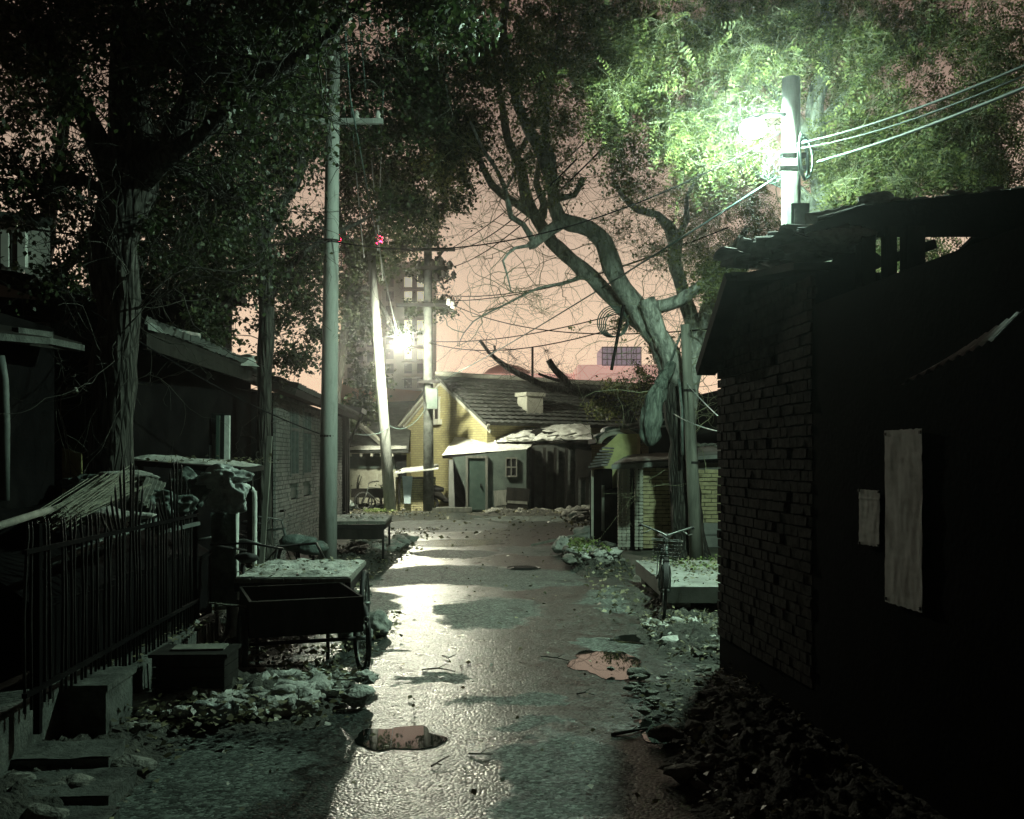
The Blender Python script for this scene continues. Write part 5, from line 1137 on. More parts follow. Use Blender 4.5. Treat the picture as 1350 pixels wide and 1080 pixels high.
for i, (c, s, rz, lb) in enumerate((((-3.12, 6.05, .1), (.42, .5, .2), .1, 'squat block lying left of the concrete end block'), ((-2.75, 5.45, .07), (1.1, .34, .14), .12, 'upper worn stone step at the lower left'), ((-2.75, 5.05, .045), (1.5, .45, .09), .06, 'middle worn stone step at the lower left'), ((-2.85, 4.55, .03), (1.9, .5, .06), .02, 'lowest broad stone step at the bottom left corner'))):
    t = thing('stone_step' if i else 'stone_block', c, lb, 'step' if i else 'block')
    mb = MB(); mb.grid(lambda u, v: Vector(((u - .5) * s[0] + .02 * mnoise.noise(Vector((v * 5, i, 0))), (v - .5) * s[1] + .02 * mnoise.noise(Vector((u * 6, i, 9))), s[2] / 2 + .008 * mnoise.noise(Vector((u * 8, v * 4, i))))), 16, 8)
    mb.rbox((0, 0, -.01), (s[0] * .99, s[1] * .97, s[2])); mb.build('slab', 'old_concrete', t, True); t.rotation_euler = (0, 0, rz)

ra = thing('iron_railing', PF(6.4, 0), 'long dark iron railing with fan-shaped crests leaning along the left verge', 'railing')
peaks = [5.3, 6.95, 8.15]
def crest(Y): return 1.36 + max(0.0, max(.34 * math.exp(-((Y - p) / .26) ** 2) for p in peaks[1:]))
Y = 5.25
while Y < 8.75:
    tp = crest(Y); lean = rnd.uniform(-.03, .03); fan = 0
    for p in peaks[1:]:
        if abs(Y - p) < .5: fan = (Y - p) * .45 * (1 - abs(Y - p))
    z0 = .3 if Y > 6.4 else .4
    kink = rnd.gauss(0, .012)
    b = MB(); b.tube([PF(Y + kink, z0), PF(Y + lean * .3, .9, kink), PF(Y + lean + kink, 1.28), PF(Y + lean + fan * .6, (tp + 1.28) / 2 + .01), PF(Y + lean + fan, tp + .01), PF(Y + lean + fan * 1.02, tp + .06)], [.009, .009, .009, .009, .008, .001], 5)
    b.build('picket', 'iron', ra); Y += .075 * rnd.choice((.9, 1, 1, 1.1, 1, 2))
for z in (1.26, .5):
    b = MB(); b.bar(PF(5.2, z, .012), PF(8.8, z, .012), .028, .025); b.build('rail', 'soot_wall', ra)
for Yp in (5.4, 8.75):
    b = MB(); b.bar(PF(Yp, .25), PF(Yp, 1.4), .035, .035, (0, 1, 0)); b.build('post', 'soot_wall', ra)
b = MB(); b.bar(W(207, 703, 8.0), W(262, 690, 8.6), .03, .03); b.build('cross_strip', 'paint_grey', ra)
t = thing('top_pole', W(30, 683, 5.3), 'pale bamboo pole laid along the top of the railing at the left edge', 'pole'); b = MB(); b.tube([W(-60, 715, 4.7), W(0, 693, 5.2), W(66, 672, 5.9)], .022, 8); b.build('cane', 'grey_wood', t)
t = thing('top_pipe', W(190, 690, 7), 'dark pipe laid along the railing beneath the reed bundles', 'pipe'); b = MB(); b.tube([W(60, 745, 5.9), W(130, 716, 6.7), W(210, 686, 8)], .028, 8); b.build('pipe_body', 'paint_grey', t)

# junk heaped behind the railing
jt = thing('store_roof', W(250, 605, 9.6), 'flat board roof strewn with snow and leaves above the piled junk', 'roof')
q = [W(163, 606, 9.2), W(318, 617, 9.0), W(348, 614, 10.4), W(190, 602, 10.6)]
b = MB(); slab(b, *q, .05); b.build('board', 'dark_wood', jt)
b = MB(); b.grid(snowsheet(q[0].lerp(q[3], .2), q[1].lerp(q[2], .1), q[2], q[3], .035, 22), 44, 12); b.build('snow_cover', 'snow', jt)
for px in (186, 240, 330):
    b = MB(); b.bar(W(px, 607 + (px - 186) * .05, 9.9), Vector((W(px, 607, 9.9).x, 9.9, 0)), .05, .05, (0, 1, 0)); b.build('post', 'dark_wood', jt)
t = thing('junk_heap', W(190, 760, 8.9), 'dark covered heap of stored junk behind the railing', 'heap')
b = MB(); b.grid(lambda u, v: Vector((-4.0 + 1.15 * v, 5.9 + 3.5 * u, 0)) + UP * (1.36 + .1 * mnoise.noise(Vector((u * 5, v * 3, 2))) - .5 * v * v) if v > .02 else Vector((-4.0, 5.9 + 3.5 * u, 0)), 40, 10)
b.grid(lambda u, v: Vector((-2.86, 5.9 + 3.5 * u, .0)) + UP * (.9 + .1 * mnoise.noise(Vector((u * 5, 3, 2)))) * v, 40, 2); b.build('cover', 'soot_wall', t)
t = thing('reed_bundle', W(130, 652, 7.4), 'bundle of pale dry reeds lying slanted over the railing', 'reed bundle')
b = MB(); r2 = random.Random(3)
for k in range(150):
    u = r2.random(); o_ = Vector((r2.gauss(0, .07), r2.gauss(0, .12), r2.gauss(0, .035)))
    a = W(70 + r2.uniform(-8, 14), 686 + r2.uniform(-9, 9), 6.7) + o_ * .6; c = W(160 + r2.uniform(-18, 8), 634 + r2.uniform(-8, 12), 8.0) + o_
    b.bar(a, c, .006, .006)
b.build('reeds', 'straw', t, kind='stuff')
for i, (px, py, Y, rr, s, mt, lb) in enumerate(((207, 672, 8.3, .20, .8, 'tarp', 'bulging grey tarp bag between the two railing crests'), (243, 645, 9.0, .16, .9, 'tarp', 'smaller grey tarp bag under the board roof'), (115, 640, 8.6, .15, .5, 'tarp', 'crumpled tarp corner beside the reed bundle'), (290, 632, 8.95, .17, .65, 'plastic', 'crumpled pale plastic bag hanging at the right end of the junk'), (300, 655, 8.9, .12, 1.2, 'plastic', 'pale plastic sheet gathered below the junk roof end'))):
    t = thing('tarp_bag' if i != 2 else 'tarp_fold', W(px, py, Y), lb, 'bag' if i != 2 else 'tarp'); b = MB(); b.rock(W(px, py, Y), rr, 5, .55, i * 3 + 2, s, (1.3, .8)); b.v = [tuple(Vector(p) + Vector((1, -.6, .2)) * (.05 * (.5 - abs(mnoise.noise(Vector(p) * 7 + Vector((0, 0, i))))))) for p in b.v]; b.build('sheet', mt, t)
t = thing('snow_bundle', W(128, 690, 7.2), 'dirty snow caught on the reeds by the railing', 'snow'); b = MB(); b.rock(W(140, 683, 7.3), .16, 3, .8, 11, .4, (1.6, 1)); b.rock(W(165, 627, 8.6), .13, 3, .7, 12, .3, (2, 1)); b.build('snow_lump', 'snow', t, kind='stuff')
for i in range(5):
    t = thing('slat', W(195 + i * 3, 640, 8.2), ('topmost', 'second', 'third', 'fourth', 'lowest')[i] + ' of the fanned wooden slats leaning over the railing', 'slat', 'slats fanned over the railing'); b = MB(); b.bar(W(182 + i * 4.5, 661 + i * 3.2, 8.0), W(196 + i * 5, 629 + i * 2, 8.5), .035, .015); b.build('board', 'grey_wood', t)
t = thing('bent_pipe', W(315, 690, 9.4), 'pale pipe bent over at the top standing right of the junk', 'pipe')
pts, rr = smooth_path([Vector((W(309, 700, 9.4).x, 9.4, 0)), W(309, 700, 9.4), W(310, 650, 9.4), W(306, 640, 9.3), W(296, 636, 9.2)], [.042] * 5, .06); b = MB(); b.tube(pts, rr, 12); b.build('tube', 'pipe_white', t)
t = thing('door_frame_pipe', W(335, 700, 9.9), 'thinner pale pipe with elbow standing behind the first', 'pipe')
pts, rr = smooth_path([Vector((W(335, 720, 9.9).x, 9.9, 0)), W(335, 720, 9.9), W(335, 650, 9.9), W(330, 643, 9.9), W(318, 640, 9.8)], [.028] * 5, .06); b = MB(); b.tube(pts, rr, 10); b.build('tube', 'pipe_white', t)
t = thing('leaning_sheet', W(293, 720, 9.2), 'dented grey metal sheet leaning upright left of the pale pipe', 'metal sheet')
b = MB()
sf = lambda u, v, o=0: W(278 + 33 * u + 5 * v, 676 + 118 * v, 9.15) + Vector((0, -.1 * v + .03 * mnoise.noise(Vector((u * 3, v * 4, 0))) + o, 0))
b.grid(sf, 12, 24); b.grid(lambda u, v: sf(u, v, .004), 12, 24); b.build('sheet', 'tarp', t)
t = thing('timber_prop', W(348, 740, 12.5), 'thin pale timber prop in front of the grey brick house', 'timber'); b = MB(); b.bar(W(345, 745, 12.5), W(356, 575, 12.5), .06, .05, (0, 1, 0)); b.build('timber', 'grey_wood', t)

# ------------------------------------------------------------------ carts and cycles
def wheel(parent, c, ax, R=.3, tr=.02, spokes=18, org=None):
    """ax: axle direction"""
    ax = Vector(ax).normalized(); a = UP; bb = ax.cross(a).normalized(); c = Vector(c)
    b = MB(); b.torus(c, a, bb, R, tr, 30, 7); w = b.build('wheel', 'rubber', parent, True)
    b = MB(); b.torus(c, a, bb, R - tr - .006, .009, 30, 5); b.build('rim', 'steel', w, True)
    b = MB()
    for k in range(spokes):
        t = 2 * math.pi * k / spokes; d = a * math.cos(t) + bb * math.sin(t); b.tube([c + ax * (.02 if k % 2 else -.02), c + d * (R - tr)], .0018, 3, False)
    b.tube([c - ax * .05, c + ax * .05], .02, 8); b.build('spokes', 'steel', w, True, kind='stuff')
    return w
def bicycle(loc, rz, label, lean=.08, hbar=True, group=None):
    """x forward, z up, local"""
    t = thing('bicycle', loc, label, 'bicycle', group); R = .33
    wheel(t, (.55, 0, R), (0, 1, 0), R - .02, .02); wheel(t, (-.5, 0, R), (0, 1, 0), R - .02, .02)
    bbk = Vector((-.03, 0, .29)); seat = Vector((-.2, 0, .78)); head = Vector((.38, 0, .8)); hd2 = Vector((.42, 0, .66)); rear = Vector((-.5, 0, R)); front = Vector((.55, 0, R))
    b = MB()
    for a, c, r in ((bbk, seat, .015), (bbk, hd2, .016), (seat * .93 + bbk * .07, head, .015), (head, hd2, .019), (rear + Vector((0, .05, 0)), bbk + Vector((0, .03, 0)), .009), (rear - Vector((0, .05, 0)), bbk - Vector((0, .03, 0)), .009), (rear + Vector((0, .05, 0)), seat, .008), (rear - Vector((0, .05, 0)), seat, .008)): b.tube([a, c], r, 7)
    b.build('frame', 'paint_grey', t, True)
    b = MB()
    for s in (-1, 1): b.tube([hd2 + Vector((0, s * .03, 0)), Vector((.47, s * .055, .5)), front + Vector((0, s * .055, 0))], .011, 6)
    b.tube([head, head + Vector((-.03, 0, .12))], .014, 7); b.build('fork', 'steel', t, True)
    hb_ = []
    for k in range(-6, 7):
        s = k / 6; hb_.append(Vector((.36 - .22 * abs(s) ** 1.6, s * .29, .93 + .10 * (abs(s) ** .8) - .02)))
    b = MB(); b.tube(hb_, .011, 7); hbo = b.build('handlebar', 'steel', t, True)
    for s in (-1, 1):
        b = MB(); b.tube([Vector((.16, s * .285, 1.005)), Vector((.06, s * .3, .99))], .017, 8); b.build('grip', 'rubber', hbo, True)
        b = MB(); b.tube([Vector((.3, s * .17, .97)), Vector((.33, s * .24, .93)), Vector((.24, s * .28, .94))], .005, 5); b.build('brake_lever', 'steel', hbo, True)
    b = MB(); pts = [Vector((-.36, 0, .86)), Vector((-.3, 0, .87)), Vector((-.18, 0, .865)), Vector((-.04, 0, .85))]; b.tube(pts, [.06, .085, .05, .02], 10); b.v = [(x, y, .86 + (z - .86) * .4) for x, y, z in b.v]; b.tube([Vector((-.2, 0, .78)), Vector((-.22, 0, .85))], .013, 6, ); b.build('saddle', 'rubber', t, True)
    b = MB()
    for s, c in ((0, (.55, 0)), (1, (-.5, 0))):
        a0, a1 = (.2, 2.3) if s == 0 else (.6, 3.1)
        b.grid(lambda u, v: Vector((c[0] + math.cos(a0 + (a1 - a0) * u) * .365, (v - .5) * .055, R + math.sin(a0 + (a1 - a0) * u) * .365)), 14, 2)
    b.build('mudguard', 'iron', t, True)
    b = MB(); 
    for s in (-1, 1): b.bar((-.25, s * .06, .72), (-.72, s * .06, .72), .012, .012); b.tube([Vector((-.68, s * .06, .72)), Vector((-.5, s * .06, R))], .006, 5)
    for k in range(5): b.bar((-.3 - k * .1, -.07, .725), (-.3 - k * .1, .07, .725), .01, .008)
    b.build('carrier', 'iron', t, True)
    b = MB(); b.torus(bbk, (1, 0, 0), UP, .085, .007, 20, 5); b.tube([bbk + Vector((0, .05, 0)), bbk + Vector((.1, .05, -.13)), bbk + Vector((.1, .14, -.13))], .009, 5); b.tube([bbk - Vector((0, .05, 0)), bbk + Vector((-.1, -.05, .13)), bbk + Vector((-.1, -.14, .13))], .009, 5); b.build('crank', 'steel', t, True)
    b = MB(); b.tube([Vector((-.4, .06, .3)), Vector((-.45, .2, .02))], .009, 5); b.build('kickstand', 'steel', t, True)
    t.rotation_euler = (lean, 0, rz)
    return t
gb = G(868, 812)
t = bicycle((1.70, 11.2, 0), math.radians(-97), 'bicycle parked end-on beside the concrete platform, handlebars spread wide', -.05)
b = MB()
for k in range(7):
    z = .64 + k * .04; w = .13 + k * .005
    b.tube([Vector((.45, -w, z)), Vector((.68, -w, z)), Vector((.68, w, z)), Vector((.45, w, z)), Vector((.45, -w, z))], .004, 4, False)
for k in range(8):
    y = -.14 + k * .04; b.tube([Vector((.68, y, .64)), Vector((.68, y, .88))], .003, 4, False)
b.build('basket', 'steel', t, True)
bicycle(Vector((-3.45, 13.9, 0)), math.radians(-30), 'old bicycle in the shade left of the near concrete pole', .1)
bicycle(W(500, 669, 33.8) * Vector((1, 1, 0)), math.radians(200), 'far bicycle lying among clutter left of the leaning pole', .05)

def flatbed(name, loc, rz, w, l, hgt, mat, label, snow=0, box=0.0, wr=.29, wy=0.0, legs=False, handle=True):
    """x across, y along, origin on the ground"""
    t = thing(name, loc, label, 'cart', None, rz)
    n = max(4, int(w / .14))
    for k in range(n):
        b = MB(); x = -w / 2 + (k + .5) * w / n; b.rbox((x, 0, hgt - .03), (w / n - .008, l, .035), rnd.uniform(-.006, .006)); b.build('plank', mat, t, True)
    b = MB()
    for s in (-1, 1): b.rbox((s * (w / 2 - .03), 0, hgt - .09), (.05, l * .98, .075)); b.rbox((0, s * (l / 2 - .04), hgt - .09), (w - .12, .05, .07))
    b.build('frame', 'iron', t, True)
    if box:
        for s in (-1, 1):
            b = MB(); b.rbox((s * (w / 2 - .01), 0, hgt - .03), (.022, l, box)); b.build('side_board', 'dark_wood', t, True)
            b = MB(); b.rbox((0, s * (l / 2), hgt - .03), (w, .022, box)); b.build('side_board', 'dark_wood', t, True)
    for s in (-1, 1):
        if legs:
            for sy in (-1, 1):
                b = MB(); b.tube([Vector((s * (w / 2 - .05), sy * (l / 2 - .06), 0)), Vector((s * (w / 2 - .05), sy * (l / 2 - .06), hgt - .05))], .02, 8); b.build('leg', 'iron', t, True)
        else:
            wheel(t, (s * (w / 2 + .035), wy, wr + .02), (1, 0, 0), wr, .024, 20)
    if not legs:
        b = MB(); b.tube([Vector((-w / 2 - .06, wy, wr + .02)), Vector((w / 2 + .06, wy, wr + .02))], .015, 8); b.build('axle', 'iron', t, True)
        for s in (-1, 1):
            b = MB(); b.tube([Vector((s * (w / 2 - .14), l / 2 - .1, 0)), Vector((s * (w / 2 - .14), l / 2 - .1, hgt - .1))], .016, 6); b.build('stand', 'iron', t, True)
    if snow:
        b = MB(); b.grid(lambda u, v: Vector(((u - .5) * w * .97 + .02 * mnoise.noise(Vector((v * 9, 0, 1))), (v - .5) * l * .97, hgt + .0 + .035 * max(0, mnoise.noise(Vector((u * 9, v * 12, snow))) + .6) * min(1, 8 * min(u, 1 - u, v, 1 - v)))), 50, 50); b.build('snow_cover', 'snow', t, True)
    return t
# near three-wheeler: box end towards us, saddle and handlebars beyond
tri = flatbed('cargo_tricycle', (-1.76, 8.15, 0), math.radians(20), .88, .95, .55, 'dark_wood', 'black box tricycle with its open cargo bed towards the lane, chain hanging by the wheel', 0, .28, .27, -.25)
b = MB()
for k in range(9): b.torus((.46 + .004 * (k % 2), -.5, .48 - k * .05), (0, 1, 0) if k % 2 else (1, 0, 0), UP, .02, .005, 12, 5)
b.build('chain', 'steel', tri, True)
b = MB(); b.tube([Vector((-.25, .55, .4)), Vector((-.35, 1.0, .45)), Vector((-.45, 1.5, .4))], .022, 8); b.tube([Vector((-.38, 1.1, .3)), Vector((-.36, 1.05, .8))], .018, 8); b.tube([Vector((-.48, 1.55, .4)), Vector((-.46, 1.5, .98))], .018, 8); b.build('main_tube', 'iron', tri, True)
wheel(tri, (-.5, 1.7, .31), (1, .15, 0), .28, .024, 18)
b = MB(); b.tube([Vector((-.75, 1.36, 1.0)), Vector((-.62, 1.42, 1.02)), Vector((-.46, 1.5, .98)), Vector((-.30, 1.46, .98)), Vector((-.14, 1.38, .93))], .012, 7); b.build('handlebar', 'steel', tri, True)
b = MB(); b.tube([Vector((-.33, .9, .86)), Vector((-.35, 1.02, .87)), Vector((-.38, 1.2, .85))], [.10, .09, .03], 10); b.v = [(x, y, .86 + (z - .86) * .45) for x, y, z in b.v]; b.build('saddle', 'rubber', tri, True)
for i in range(3):
    t = thing('loose_stick', (-1.95, 7.7 + i * .05, .82), ('nearest', 'middle', 'farthest')[i] + ' pale stick laid across the tricycle box', 'stick', 'sticks across the tricycle box'); b = MB(); a0 = W(275 + i * 9, 795 + i * 1.5, 7.75); b.bar(a0, W(345 + i * 12, 801 + i, 7.8), .014, .01); b.build('cane', 'grey_wood', t)
c2 = flatbed('handcart', (-2.0, 9.55, 0), math.radians(3), 1.04, 1.5, .70, 'grey_wood', 'handcart with a snow-covered table top in front of the near concrete pole', 4, 0, .31, .15)
b = MB(); b.tube([Vector((-.45, .8, .66)), Vector((-.5, 1.3, .8)), Vector((-.1, 1.4, .82)), Vector((.1, .8, .66))], .015, 7); b.build('handle', 'iron', c2, True)
b = MB(); b.tube([Vector((-.5, -.3, .9)), Vector((-.75, -.6, .98)), Vector((-.4, -.65, 1.0)), Vector((-.1, -.62, .94))], .012, 6); b.build('bent_rod', 'iron', c2, True)
c3 = flatbed('trestle_table', (-2.72, 17.4, 0), math.radians(4), 1.1, 2.0, .72, 'grey_wood', 'low wooden stall table on legs just right of the near concrete pole', 7, 0, legs=True)
b = MB(); b.box((-.5, -.97, .42), (.5, -.9, .66)); b.build('apron', 'dark_wood', c3, True)
c4 = flatbed('small_cart', W(490, 672, 34.2) * Vector((1, 1, 0)), math.radians(80), .6, 1.25, .62, 'dark_wood', 'small far cart beside the sapling and leaning pole', 0, .3, .24)
for i, (p, r, s, lb) in enumerate(((W(393, 716, 13.4), .2, .6, 'rounded snowy seat-like bundle behind the handcart, left one'), (W(412, 722, 13.2), .15, .7, 'smaller snowy bundle touching the near pole foot'))):
    t = thing('snowy_bundle', p, lb, 'bundle'); b = MB(); b.rock(p, r, 3, .3, i + 40, s, (1.3, 1)); b.build('cover', 'tarp', t)
    b = MB(); b.bar(p, Vector((p.x, p.y, 0)), .05, .05, (0, 1, 0)); b.build('stem', 'iron', t)
t = thing('dark_crate', (-2.15, 7.0, 0), 'dark wooden crate with a pale board on its lid, left of the tricycle', 'crate')
for k in range(5):
    b = MB(); b.rbox((-2.24, 6.83, .05 + k * .075), (.5, .02, .068)); b.build('board', 'dark_wood', t)
    b = MB(); b.rbox((-2.0, 7.0, .05 + k * .075), (.02, .34, .068)); b.build('board', 'dark_wood', t)
b = MB(); b.rbox((-2.24, 7.0, .19), (.46, .32, .37)); b.build('lining', 'dark_mortar', t); b = MB(); b.rbox((-2.24, 6.99, .395), (.54, .4, .022), .03); b.build('lid', 'dark_wood', t)
t = thing('pale_board', (-2.1, 7.02, .47), 'pale board lying on the dark crate lid', 'board'); b = MB(); b.rbox((-2.22, 7.02, .415), (.36, .2, .012), .1); b.build('sheet', 'grey_wood', t)

# stones
for i, (px, py, r, Yo, lb) in enumerate(((494, 822, .145, 9.75, 'pale rounded boulder beside the tricycle wheel, farther of the pair'), (469, 842, .135, 9.2, 'darker rounded boulder nearest the tricycle wheel'))):
    c = W(px, py, Yo); t = thing('boulder', (c.x, c.y, 0), lb, 'stone'); b = MB(); b.rock((c.x, c.y, r * .72), r, 4, .45, i * 5 + 1, .85, (1.15, 1)); b.build('rock', 'stone', t)
# manhole
mh = G(690, 750)
t = thing('manhole_cover', (mh.x, mh.y, .01), 'small round manhole cover sunk in the lane beyond the patches', 'manhole cover'); b = MB(); b.lathe((mh.x, mh.y, .011), [(.0, .014), (.2, .014), (.2, 0), (.26, 0), (.27, .012), (.28, -.01)], 24); b.build('lid', 'iron', t)
b = MB()
for k in range(-3, 4): b.rbox((mh.x, mh.y + k * .045, .027), (.3, .016, .008))
b.build('ribs', 'iron', t, kind='stuff')

# rubble, bricks and dark rocks by the middle verges
def scatter_rocks(name, label, cat, areas, mat, seed, kind='stuff'):
    r3 = random.Random(seed); b = MB()
    for (x0, x1, y0, y1, n, ra, rb_, z) in areas:
        for k in range(n):
            x, y = r3.uniform(x0, x1), r3.uniform(y0, y1); r = r3.uniform(ra, rb_) * r3.choice((.6, 1, 1, 1.3)); b.rock((x, y, z + r * .2), r, 2 if r > .06 else 1, .8, k + seed * 50, .6, (r3.uniform(.8, 1.6), 1))
    return tag(b.build(name, mat, kind=kind), label, cat)
scatter_rocks('frozen_slush', 'lumps of frozen dirty slush heaped in front of the tricycle', 'slush', [(-2.75, -1.35, 6.5, 7.6, 150, .04, .10, .07), (-1.7, -1.05, 6.9, 7.7, 40, .03, .07, .07)], 'snow', 2)
scatter_rocks('rubble', 'broken masonry bits along the verges and before the sheds', 'rubble', [(-.9, 1.6, 31, 32.3, 110, .05, .15, .05), (1.6, 3.4, 24, 30, 70, .06, .2, .25), (.9, 1.8, 15.5, 18.5, 60, .05, .13, .12), (-3.1, -2.1, 17.8, 21, 60, .05, .13, .05), (-2.4, -1.8, 9.6, 14, 40, .03, .08, .05), (1.45, 2.1, 8.6, 10.3, 90, .02, .055, .06), (.8, 1.6, 5.0, 8.0, 90, .02, .06, .05), (-3.3, -2.1, 4.6, 6.4, 110, .02, .08, .03), (-5.2, -3.6, 33.5, 35.5, 60, .06, .17, .03), (-2.9, -2.2, 7.5, 9.3, 26, .03, .07, .08)], 'rubble', 5)
scatter_rocks('slush_patch', 'grimy snow remains by the platform and gateway', 'slush', [(1.35, 1.95, 9.0, 10.4, 50, .03, .07, .05), (1.0, 1.7, 15, 17, 30, .05, .1, .22), (-2.6, -2.1, 18, 20.5, 26, .06, .13, .08)], 'snow', 8)
for i, (px, py, Y, w, lb) in enumerate(((773, 712, 20.5, .28, 'stone block at the gateway foot'), (741, 728, 18, .18, 'whitish lump on the verge heap before the gateway'))):
    c = W(px, py, Y); t = thing('stone_block', (c.x, c.y, 0), lb, 'block'); b = MB(); b.rock((c.x, c.y, w * .5 + (.1 if i else 0)), w, 3, .5, 60 + i, .8); b.build('block_body', 'stone' if not i else 'snow', t)
for i, (px0, py0, px1, py1, Y, lb) in enumerate(((570, 678, 622, 682, 32.2, 'long fallen beam lying before the plastered shed'), (700, 722, 775, 702, 19, 'pale plank on the verge heap before the gateway'), (575, 672, 600, 676, 32.8, 'short log beside the upright pole foot'))):
    a = W(px0, py0, Y); c = W(px1, py1, Y); a.z = max(a.z, .1); c.z = max(c.z, .12); t = thing('fallen_beam', (a + c) / 2, lb, 'beam'); b = MB(); b.bar(a, c, .16 if i != 1 else .08, .14 if i != 1 else .04); b.build('timber', 'grey_wood', t)
# clutter in front of the plastered house
mc = thing('motor_scooter', W(586, 668, 33.6) * Vector((1, 1, 0)), 'dark parked scooter half hidden behind the upright pole', 'scooter'); cc = Vector(mc.location)
for s in (-1, 1): wheel(mc, (s * .45, 0, .25), (0, 1, 0), .22, .045, 12)
b = MB(); b.tube([Vector((-.5, 0, .6)), Vector((-.2, 0, .55)), Vector((.05, 0, .35)), Vector((.3, 0, .35))], [.1, .14, .09, .06], 10); b.tube([Vector((.45, 0, .25)), Vector((.38, 0, .6)), Vector((.3, 0, .98))], [.03, .08, .03], 8); b.build('body', 'dark_wood', mc, True)
b = MB(); b.tube([Vector((-.55, 0, .74)), Vector((-.3, 0, .76)), Vector((-.02, 0, .72))], [.09, .12, .07], 10); b.build('saddle', 'rubber', mc, True)
b = MB(); b.tube([Vector((.22, -.3, .98)), Vector((.31, 0, 1.0)), Vector((.22, .3, .98))], .02, 6); b.build('handlebar', 'steel', mc, True)
for i, (px, py, r, mt, lb) in enumerate(((457, 668, .22, 'plastic', 'pale sack at the foot of the plastered house, leftmost of the clutter'), (492, 671, .12, 'plastic', 'small white bag under the small far cart'), (464, 660, .16, 'tarp', 'grey bundle behind the leftmost sack'), (479, 670, .15, 'dark_wood', 'dark bin bag between the two white bags'))):
    c = W(px, py, 34); t = thing('rubbish_bag', (c.x, c.y, 0), lb, 'bag'); b = MB(); b.rock((c.x, c.y, r * .8), r, 3, .5, 80 + i, .8, (1.2, 1)); b.build('sack', mt, t)
t = thing('plastic_bag', G(280, 962), 'crumpled translucent-white plastic bag dropped on the slush by the lane', 'plastic bag'); c = Vector(t.location); b = MB(); b.rock((c.x, c.y, .12), .085, 4, 1.1, 91, .6, (1.3, 1)); b.build('film', 'plastic', t)
b = MB(); b.grid(lambda u, v: Vector((c.x + .1 + .08 * u, c.y + .03 * math.sin(u * 5), .13 + .07 * (v - .2) * (1 - u * .4) + .02 * mnoise.noise(Vector((u * 6, v * 6, 4))))), 8, 6); b.build('loop_handle', 'plastic', t)

# twigs on the road
for i, (px0, py0, px1, py1, lb) in enumerate(((713, 868, 751, 874, 'longest fallen twig lying left of the bright puddle'), (760, 918, 784, 919, 'short straight twig on the wet lane below the bright puddle'), (556, 886, 600, 888, 'thin twig on the wet lane left of centre'), (806, 972, 853, 963, 'bent dark branch piece at the edge of the right-hand puddle'), (618, 997, 650, 998, 'twig beside the dark patch low in the lane'), (568, 1014, 582, 1012, 'tiny twig at the left edge of the dark patch'), (583, 867, 593, 873, 'curled leaf stalk in the middle of the lane'))):
    a = G(px0, py0) + UP * .016; c = G(px1, py1) + UP * .016; m1 = (a + c) / 2 + Vector((rnd.uniform(-.02, .02), rnd.uniform(-.05, .05), .012)); pts, rr = smooth_path([a, m1, c], [.008, .007, .004], .06); b = MB(); b.tube(pts, [r * (1.8 if i == 3 else .8) for r in rr], 6, True, True, .4)
    f = pts[len(pts) // 2]; b.tube([f, f + Vector((.04, .06, .01)), f + Vector((.07, .09, .015))], [.004, .003, .002], 4); tag(b.build('fallen_twig', 'twig_dark'), lb, 'twig')

# ------------------------------------------------------------------ leaf litter
def litter(name, areas, L, mat, label, seed):
    r4 = np.random.default_rng(seed); P_ = []; S_ = []
    for (x0, x1, y0, y1, n, z, sz) in areas:
        k = 0
        while k < n:
            x = r4.uniform(x0, x1); y = r4.uniform(y0, y1); q = mnoise.noise(Vector((x * 1.4, y * 1.4, seed))) * .5 + .5
            if r4.random() > q ** 1.5 * 1.6: k += .34; continue
            P_.append((x, y, z + r4.uniform(0, .03) + (.03 if r4.random() < .2 else 0))); S_.append(sz); k += 1
    P_ = np.array(P_); N_ = unit(r4.normal(0, .45, P_.shape) + np.array([0, 0, 1.])); D_ = r4.normal(0, 1, P_.shape); D_[:, 2] *= .3; D_ = unit(D_); LL_ = L * r4.uniform(.6, 1.4, len(P_)) * np.array(S_)
    v, q = leaf_arrays(P_, D_, N_, LL_, LL_ * .36); o = link_mesh(name, np_mesh(name, v, q, mat)); return tag(o, label, 'leaves', kind='stuff')
litter('leaf_litter', [(-3.0, -1.1, 6.0, 8.6, 1500, .12, 1), (-3.2, -1.9, 3.5, 6.5, 260, .03, 1), (-2.4, .9, 4.5, 9, 130, .012, .8), (-2.6, -1.2, 8.5, 11, 520, .05, 1), (-3.3, -1.9, 10, 17, 900, .08, 1.1), (-3.4, -1.7, 16, 24, 500, .08, 1.6), (.95, 1.9, 4.5, 8.0, 800, .06, .8), (1.3, 2.2, 8.3, 10.8, 800, .07, .9), (1.0, 1.9, 10.5, 19, 420, .1, 1.3), (1.76, 3.1, 11.1, 13.8, 500, .335, 1), (-2.2, 1.5, 9, 20, 160, .012, 1.1), (-4, 4, 21, 32, 500, .012, 2), (-5.5, -2.2, 30, 34, 300, .02, 2), (-.9, 3, 30, 32.5, 220, .1, 2), (1.2, 4, 22, 30, 400, .2, 2)], .05, 'litter', 'fallen leaves strewn over the verges and wet lane', 3)
litter('leaf_scraps', [(-2.5, -1.55, 8.8, 10.2, 230, .70, .8), (-3.9, -2.4, 9.2, 10.4, 260, 1.72, .8), (-3.0, -2.65, 6.3, 9.3, 240, .31, .9), (-3.2, -2.2, 16.5, 18.3, 120, .74, 1)], .05, 'litter', 'dead leaves lying on the handcart, store roof and plinth', 4)
